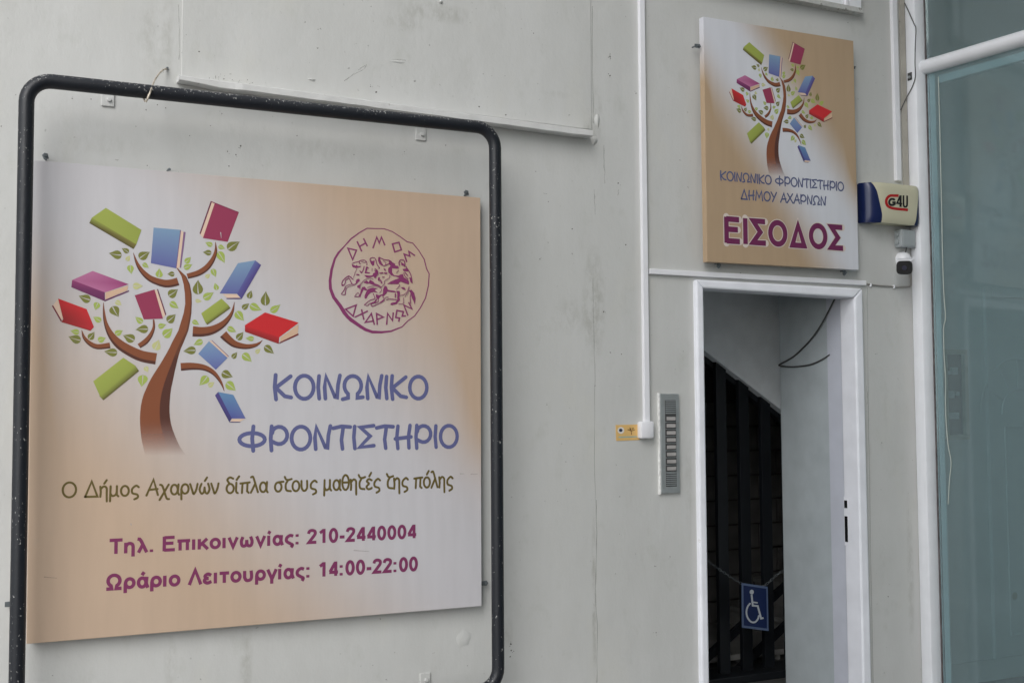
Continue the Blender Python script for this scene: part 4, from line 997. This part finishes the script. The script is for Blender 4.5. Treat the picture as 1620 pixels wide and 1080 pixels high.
# ================================================================ alarm box
al = thing('alarm_box', 'cream siren box with blue ends and red and black logo', 'alarm box')
yA = -.085
aL, aR = px(1372, 320, -.05).x, px(1447.5, 325, yA+.02).x
zT = lambda x: 0
P1, P2, P3_, P4 = px(1380, 287, yA), px(1446, 294, yA), px(1446, 356, yA), px(1384, 351, yA)
zt, zb_ = (P1.z+P2.z)/2, (P3_.z+P4.z)/2
x0_, x1_ = px(1366, 320, -.045).x, px(1449.5, 325, -.045).x
def loft(name, mat, ulist, parent, e=0.0):
    """body lofted along X: rounded box whose depth bulges in the middle; ulist = [(X at z top..bottom function)]"""
    bm = bmesh.new(); R_ = []
    for fX in ulist:
        ring = []
        for k in range(17):
            t_ = k/16; z = zb_ + (zt-zb_)*t_
            X = fX(t_); u = (X-x0_)/(x1_-x0_)
            dep = .088*(max(0, 1-abs(2*u-1)**(4.5 if u < .5 else 14)))**.5*(1-.13*(abs(2*t_-1)**6)) + .004 + e
            ring.append(bm.verts.new((X, -dep, z)))
        ring = [bm.verts.new((ring[0].co.x, .0, zb_+.004))] + ring + [bm.verts.new((ring[-1].co.x, .0, zt-.004))]
        R_.append(ring)
    for i in range(len(R_)-1):
        for k in range(len(R_[0])-1): bm.faces.new([R_[i][k], R_[i+1][k], R_[i+1][k+1], R_[i][k+1]])
    bm.faces.new(R_[0]); bm.faces.new(R_[-1][::-1])
    bmesh.ops.recalc_face_normals(bm, faces=bm.faces)
    me = bpy.data.meshes.new(name); bm.to_mesh(me); bm.free()
    for p in me.polygons: p.use_smooth = True
    o = link(name, me, mat, parent)
    try: me.set_sharp_from_angle(angle=math.radians(40))
    except Exception: pass
    return o
W2 = x1_-x0_
cl_ = lambda t_: x0_ + W2*(.235 - .135*t_**2.2)      # left seam leans out towards the bottom
cr_ = lambda t_: x1_ - W2*(.035 + .115*(1-t_)**.8)
def between(f, g, n): return [(lambda t_, i=i: f(t_) + (g(t_)-f(t_))*(i/n)) for i in range(n+1)]
loft('left_end_cap', NAVY, between(lambda t_: x0_+.0005, cl_, 10), al)
loft('front_cover', CREAM, between(cl_, cr_, 14), al, e=.0015)
loft('right_end_cap', NAVY, between(cr_, lambda t_: x1_-.0005, 5), al)
# logo follows the cover
def al_map(x, y):
    yy = -.05
    for _ in range(6):
        P = px(x, y, yy); u = (P.x-x0_)/W2; t_ = (P.z-zb_)/(zt-zb_)
        u = min(1, max(0, u)); yy = -(.088*(max(0, 1-abs(2*u-1)**(4.5 if u < .5 else 14)))**.5*(1-.13*(abs(2*t_-1)**6)) + .0055)
    return px(x, y, yy)
ink = Ink(al_map); ink.lv = .0006
cA = lambda p: conv(1400, 280, 13.5, p)
RED_ = (.42, .010, .012, 1); BK = (.012, .012, .012, 1)
ink.stroke(cA(spl([(290,400),(200,400),(120,400),(65,430),(30,490),(30,560),(60,620),(120,655),(200,675),(330,690),(490,705)], 4)), 56/13.5, RED_, cap='no'); ink.lv += .0004
ink.stroke(cA(spl([(205,500),(180,475),(130,475),(95,510),(90,560),(120,595),(175,597),(205,580)], 4)+[(205,545),(155,545)]), 46/13.5, BK, cap='no'); ink.up(.0002)
ink.stroke(cA([(330,395),(330,640)]), 46/13.5, BK, cap='no'); ink.up(.0001)
ink.stroke(cA([(325,400),(255,560),(365,575)]), 36/13.5, BK, cap='no'); ink.up(.0001)
ink.stroke(cA([(392,395)]+spl([(392,560),(400,620),(430,640),(462,620),(470,560),(470,400)], 3)), 36/13.5, BK, cap='no')
ink.build('printed_logo', al)

# grey junction box, camera, its cables
gb = thing('junction_box', 'grey plastic junction box below the siren box', 'box')
yG = -.055
A_, B_ = px(1427, 362, yG), px(1449, 391.5, yG)
MB().box(A_.x-.004, B_.x, yG, .0005, B_.z, A_.z, .006).build('housing', GREYBOX, gb, smooth=True)
for k in range(2):
    z = B_.z + (A_.z-B_.z)*(.3+.42*k)
    MB().cyl((A_.x-.002, yG*.45, z), (-.012, 0, 0), .013, 12).build('cable_knockout', GREYBOX, gb, smooth=True)
MB().box(A_.x+.008, B_.x-.01, yG-.002, yG+.001, B_.z+.008, A_.z-.008, .001).build('lid', GREYBOX, gb)
cm = thing('security_camera', 'small white bullet camera with black front beside the storefront post', 'camera')
Pc = px(1430.5, 411, -.02)
MB().tube([(Pc.x, 0, Pc.z), (Pc.x, -.02, Pc.z), (Pc.x, -.035, Pc.z), (Pc.x, -.046, Pc.z), (Pc.x, -.052, Pc.z)], lambda t: [.044, .044, .038, .026, .010][int(round(t*4))], 20).build('wall_mount', WHITE_P, cm, smooth=True)
Pl = px(1431, 423, -.135); vd = (Pl-CAM).normalized(); Pb = Pl + vd*.075 + Vector((.006, .0, .010))
ax = (Pl-Pb).normalized()
mb = MB(); sd = ax.cross(Vector((0.05, 0, 1))).normalized(); upv = sd.cross(ax)
hw, hh = .039, .035
def sq(c_, s_): return [c_ + sd*(hw*s_*x) + upv*(hh*s_*z) for x, z in [(math.copysign(abs(math.cos(q))**.55, math.cos(q)), math.copysign(abs(math.sin(q))**.55, math.sin(q))) for q in [2*math.pi*(k+.5)/24 for k in range(24)]]]
mb.prism(sq(Pb, .9), Pl-Pb); mb.build('camera_body', WHITE_P, cm, smooth=True)
mb = MB(); mb.prism(sq(Pl+ax*.0006, 1.04), ax*.010); mb.build('front_glass', BLACK, cm, smooth=True)
MB().cyl(Pl+ax*.0108, ax*.004, .013, 16).build('lens', simple('lens_glass', (.03, .03, .05), .08), cm, smooth=True)
MB().prism([Pb+sd*-hw*1.05+upv*(hh+.001), Pb+sd*hw*1.05+upv*(hh+.001), Pl+ax*.012+sd*hw*1.05+upv*(hh+.001), Pl+ax*.012-sd*hw*1.05+upv*(hh+.001)], upv*.004, .001).build('sun_shield', WHITE_P, cm)
MB().tube([(Pc.x, -.018, Pc.z), (Pc.x+.01, -.04, Pc.z-.006), tuple(Pb)], .013, 10).build('swivel_arm', WHITE_P, cm, smooth=True)
k1 = thing('cable', 'short dark cable between the grey box and the camera', 'cable', 'loose cables')
MB().tube(spl([tuple(px(1434, 392, -.03)), tuple(px(1433, 397, -.035)), tuple(px(1431, 403, -.02))], 5), .0035, 6).build('cable_run', BLACKC, k1, smooth=True)
k2 = thing('cable', 'thin grey cable clipped along the wall from camera to conduit', 'cable', 'loose cables')
MB().tube([tuple(p) for p in (px(1441, 424, -.01), px(1441.5, 440, -.006), px(1441, 451, -.006), px(1439, 453.5, -.006), px(1420, 454, -.006), px(1405, 452.5, -.006), px(1390, 451.5, -.006), px(1371, 449, -.006))], .0042, 7).build('cable_run', GREYC, k2, smooth=True)
for x, y in ((1377, 451), (1414, 453.5)):
    P = px(x, y, -.006); MB().box(P.x-.004, P.x+.004, -.013, 0, P.z-.009, P.z+.009, .002).build('cable_clip', WHITE_P, k2)

# ================================================================ storefront (glazed side of the shop)
sf = thing('storefront', 'white framed tinted glass storefront running out from the wall', 'storefront')
GD = Vector((.136, -.99, 0)).normalized(); GN = Vector((-GD.y*-1, 0, 0))
GN = Vector((GD.y, -GD.x, 0)).normalized()      # outward (towards -X)
if GN.x > 0: GN = -GN
X0p = px(1444, 560, 0).x; YP = pxX(1461, 560, X0p).y; X1p = px(1477.5, 560, YP).x
G0 = Vector((X1p, YP+.004, 0))
def gp(s, z, off=0.0): return G0 + GD*s + GN*off + Vector((0, 0, z))
MB().box(X0p, X1p, YP, -.0005, 0, 5.2, .012).build('corner_post', WHITE, sf, smooth=True)
MB().prism([gp(.000, 0, .003), gp(.011, 0, .003), gp(.011, 0, -.014), gp(.000, 0, -.014)], (0, 0, 5.2)).build('gasket', GASKET, sf)
MB().box(X0p-.040, X0p-.001, -.007, -.0005, 0.0 if False else px(1430, 322, 0).z, 5.2, .002).build('sealed_strip', BEIGE, sf)
PG = G0 + GN*0.0
bar = pxpl(1530, 91, G0, GN); bar0 = pxpl(1462, 110, G0, GN)
barz = bar.z; bz0 = pxpl(1470, 107, G0, GN).z; bz1 = pxpl(1600, 66, G0, GN).z
s1_ = (pxpl(1470, 107, G0, GN)-G0).dot(GD); s2_ = (pxpl(1600, 66, G0, GN)-G0).dot(GD)
bs = (bz1-bz0)/(s2_-s1_)
bz = (bz0+bz1)/2
LEN = 5.2
MB().prism([gp(.012, .02, .004), gp(LEN, .02, .004), gp(LEN, bz-.02, .004), gp(.012, bz-.02, .004)], -GN*.010).build('lower_pane', GLASS, sf)
MB().prism([gp(.012, bz+.03, .004), gp(LEN, bz+.03, .004), gp(LEN, 5.1, .004), gp(.012, 5.1, .004)], -GN*.010).build('upper_pane', GLASS2, sf)
# bull-nosed cross bar
def barprof(s_, sc):
    return [gp(s_, bz + .040*sc*math.sin(a_), .004+.05*sc*max(0, math.cos(a_)) - (.03 if abs(a_) > 1.5 else 0)) for a_ in [(-90+15*k)*math.pi/180 for k in range(13)]]
bm = bmesh.new(); rg = []
for s_, sc in ((-.105, .5), (-.095, .8), (-.075, .95), (-.05, 1), (1.0, 1), (2.0, 1), (LEN, 1)):
    rg.append([bm.verts.new(p) for p in barprof(s_, sc)])
for i in range(len(rg)-1):
    for k in range(13): bm.faces.new([rg[i][k], rg[i][(k+1) % 13], rg[i+1][(k+1) % 13], rg[i+1][k]])
bm.faces.new(rg[0]); bm.faces.new(rg[-1][::-1]); bmesh.ops.recalc_face_normals(bm, faces=bm.faces)
me = bpy.data.meshes.new('cross_bar'); bm.to_mesh(me); bm.free()
for p in me.polygons: p.use_smooth = True
link('cross_bar', me, WHITE, sf)
# inner framing behind the glass
INF = simple('inner_aluminium', (.80, .84, .84), .4, vary=.03)
MB().prism([gp(.013, .02, -.012), gp(.046, .02, -.012), gp(.046, .02, -.020), gp(.013, .02, -.020)], (0, 0, bz-.06)).build('inner_stile', INF, sf)
MB().prism([gp(.062, bz-.10, -.020), gp(LEN, bz-.10, -.020), gp(LEN, bz-.055, -.020), gp(.062, bz-.055, -.020)], -GN*.04, .004).build('inner_rail', INF, sf)
MB().prism([gp(LEN, 0, .02), gp(LEN+.09, 0, .02), gp(LEN+.09, 0, -.07), gp(LEN, 0, -.07)], (0, 0, 5.2)).build('end_post', WHITE, sf)

# shop room behind the glass
sr = thing('shop_room', 'plain white room behind the tinted storefront glass', 'room')
YR = .10
fz_ = px(1600, 1071, YR).z
MB().box(XE+.03, 8.6, YR, YR+.1, 0, 5.2).build('back_wall', SHOPW, sr)
MB().box(8.5, 8.6, -5.2, YR-.001, 0, 5.2).build('side_wall', SHOPW, sr)
MB().box(XE+.0, 8.6, -5.4, YR+.1, 5.201, 13.0).build('sky_blocking_storey', SHOPW, sr)  # tall opaque storey added above the view to block sky from the right
fl0 = [gp(.0, 0.004, -.02), gp(LEN, .004, -.02), (8.49, gp(LEN, 0).y, .004), (8.49, YR-.001, .004), (XE+.03, YR-.001, .004)]
MB().prism(fl0, (0, 0, max(.01, fz_-.004))).build('floor', SHOPF, sr)
zk = px(1505, 1051, YR-.012).z
MB().box(XE+.03, 6.6, YR-.013, YR-.0005, fz_+.002, zk, .003).build('skirting', SHOPW, sr)
bal = thing('shading_slab', 'added slab above the entrance, out of view, shades the wall', 'shading_slab')  # overhead slab added out of view to cut sky light on the right
MB().box(3.3, XE-.02, -1.7, -.001, 4.95, 5.12).build('slab', WALL, bal)
# pilaster and white panelled door with a fanlight motif
pil_x = px(1567, 700, YR-.03).x
MB().box(pil_x, pil_x+.05, YR-.025, YR-.0005, zk, px(1570, 454, YR).z, .003).build('door_casing', SHOPW, sr)
MB().box(pil_x+.051, pil_x+1.0, YR-.025, YR-.0005, px(1570, 462, YR).z-.03, px(1570, 454, YR).z, .003).build('door_casing', SHOPW, sr)
dr_ = thing('panelled_door', 'white panelled door with a fan motif deep inside the shop', 'door')
MB().box(pil_x+.052, pil_x+.95, YR-.012, YR-.001, zk+.002, px(1570, 462, YR).z-.032).build('door_leaf', SHOPW, dr_)
fc = px(1612, 655, YR-.014)
for rr in (.14, .31):
    MB().tube([(fc.x+rr*math.cos(t_), YR-.016, fc.z+rr*math.sin(t_)*1.05) for t_ in [math.pi*k/20 for k in range(21)]], .006, 6).build('fan_arch', SHOPW, dr_, smooth=True)
for an in (30, 60, 90, 120, 150):
    t_ = math.radians(an)
    MB().tube([(fc.x+.14*math.cos(t_), YR-.016, fc.z+.147*math.sin(t_)), (fc.x+.31*math.cos(t_), YR-.016, fc.z+.325*math.sin(t_))], .004, 6).build('fan_spoke', SHOPW, dr_, smooth=True)
z1_, z2_ = px(1600, 676, YR).z, zk+.12
for (xa, xb) in ((pil_x+.14, pil_x+.45), (pil_x+.55, pil_x+.86)):
    for q in (((xa, z2_), (xa, z1_)), ((xb, z2_), (xb, z1_)), ((xa, z1_), (xb, z1_)), ((xa, z2_), (xb, z2_))):
        MB().tube([(q[0][0], YR-.014, q[0][1]), (q[1][0], YR-.014, q[1][1])], .005, 6).build('panel_moulding', SHOPW, dr_)
# fuse cabinet
fbx = thing('fuse_cabinet', 'open recessed fuse cabinet with breakers behind the tinted glass', 'cabinet')
yF2 = YR-.03
q0, q1 = px(1493, 552, yF2), px(1535, 695, yF2)
FBF = simple('tarnished_cabinet_frame', (.60, .54, .44), .6, vary=.2); FBD = simple('cabinet_recess', (.02, .018, .016), .7, vary=.2, vscale=20)
fw = .028
MB().box(q0.x, q1.x, yF2, YR-.0005, q0.z-fw, q0.z, .002).build('frame_rail', FBF, fbx)
MB().box(q0.x, q1.x, yF2, YR-.0005, q1.z, q1.z+fw, .002).build('frame_rail', FBF, fbx)
MB().box(q0.x, q0.x+fw, yF2, YR-.0005, q1.z+fw+.001, q0.z-fw-.001, .002).build('frame_stile', FBF, fbx)
MB().box(q1.x-fw, q1.x, yF2, YR-.0005, q1.z+fw+.001, q0.z-fw-.001, .002).build('frame_stile', FBF, fbx)
MB().box(q0.x+fw, q1.x-fw, YR-.006, YR-.0006, q1.z+fw, q0.z-fw).build('recess', FBD, fbx)
BRK = simple('breaker_plastic', (.5, .53, .53), .5, vary=.1)
Hc = q0.z-q1.z; Wc = q1.x-q0.x
for (u0, u1, v0, v1) in ((.35, .62, .20, .28), (.12, .45, .46, .54), (.50, .66, .47, .51), (.20, .62, .70, .77), (.12, .30, .24, .28)):
    MB().box(q0.x+Wc*u0, q0.x+Wc*u1, YR-.022, YR-.007, q0.z-Hc*v1, q0.z-Hc*v0, .002).build('breaker', BRK, fbx)
sk = thing('wall_socket', 'white wall socket low on the wall inside the shop', 'socket')
q0, q1 = px(1596, 929, YR-.01), px(1613, 955, YR-.01)
MB().box(q0.x, q1.x, YR-.010, YR-.0005, q1.z, q0.z, .003).build('cover_plate', SHOPW, sk)
MB().cyl(((q0.x+q1.x)/2, YR-.0102, (q0.z+q1.z)/2), (0, -.004, 0), .022, 16).build('socket_well', FBF, sk, smooth=True)
pipe_x = px(1497, 735, YR).x
# dangling cord just inside the glass
cdx = thing('hanging_cord', 'thin pale cord dangling over the storefront glass', 'cord')
GP2 = G0 + GN*.012
cpx = [(1484.5, 122), (1486.5, 194), (1488.5, 278), (1490, 340), (1491, 399), (1493, 460), (1495.8, 502), (1493, 518), (1493.5, 560), (1496, 600), (1496, 650), (1499.5, 700), (1504.6, 731), (1502, 760), (1500, 797)]
MB().tube(spl([tuple(pxpl(x, y, GP2, GN)) for x, y in cpx], 4), .0028, 6).build('cord_run', CORD, cdx, smooth=True)

# loose wire and screw hole on the channel
lw = thing('loose_wire', 'thin loose wire hanging beside the storefront post', 'wire')
XW = X0p-.005
wp = [px(1431, 5, -.012), pxX(1438, 20, XW), pxX(1446, 38, XW), pxX(1449, 46, XW), pxX(1448, 70, XW), pxX(1447.5, 100, XW), pxX(1448, 122, XW), pxX(1443, 138, XW), px(1434, 155, -.014), px(1425, 174, -.012)]
MB().tube(spl([tuple(p) for p in wp], 5), .0026, 6).build('wire', BLACKC, lw, smooth=True)
lf = thing('broken_latch', 'small rusty broken fitting on the white storefront channel', 'fitting')
P = pxX(1440, 121, X0p)
MB().box(X0p-.004, X0p-.0005, P.y-.014, P.y+.016, P.z-.022, P.z+.020, .001).build('plate', STEELD, lf)
MB().cyl((X0p-.004, P.y, P.z-.006), (-.008, 0, 0), .008, 10).build('stud', STEEL, lf)

# ================================================================ unseen block added behind the viewer: it shades the right-hand side of the wall
ob = thing('opposite_light_blocker', 'plain block added across the street, unseen, to shade the wall', 'light_blocker')
MB().box(-2.35, 30, -22, -9, 0, 16).build('blocker_body', simple('blocker_plaster', (.30, .29, .27), .8, vary=.1), ob)
wm = None
for i in range(9):
    for j in range(5):
        if wm is None: o = MB().box(0, 1.2, 0, .04, 0, 1.5, .01).build('window', simple('blocker_shutter', (.12, .13, .13), .4), ob); wm = o.data
        else: o = link('window', wm, None, ob)
        o.location = (-1.6+i*3.3, -8.999, 1.1+j*3.0)
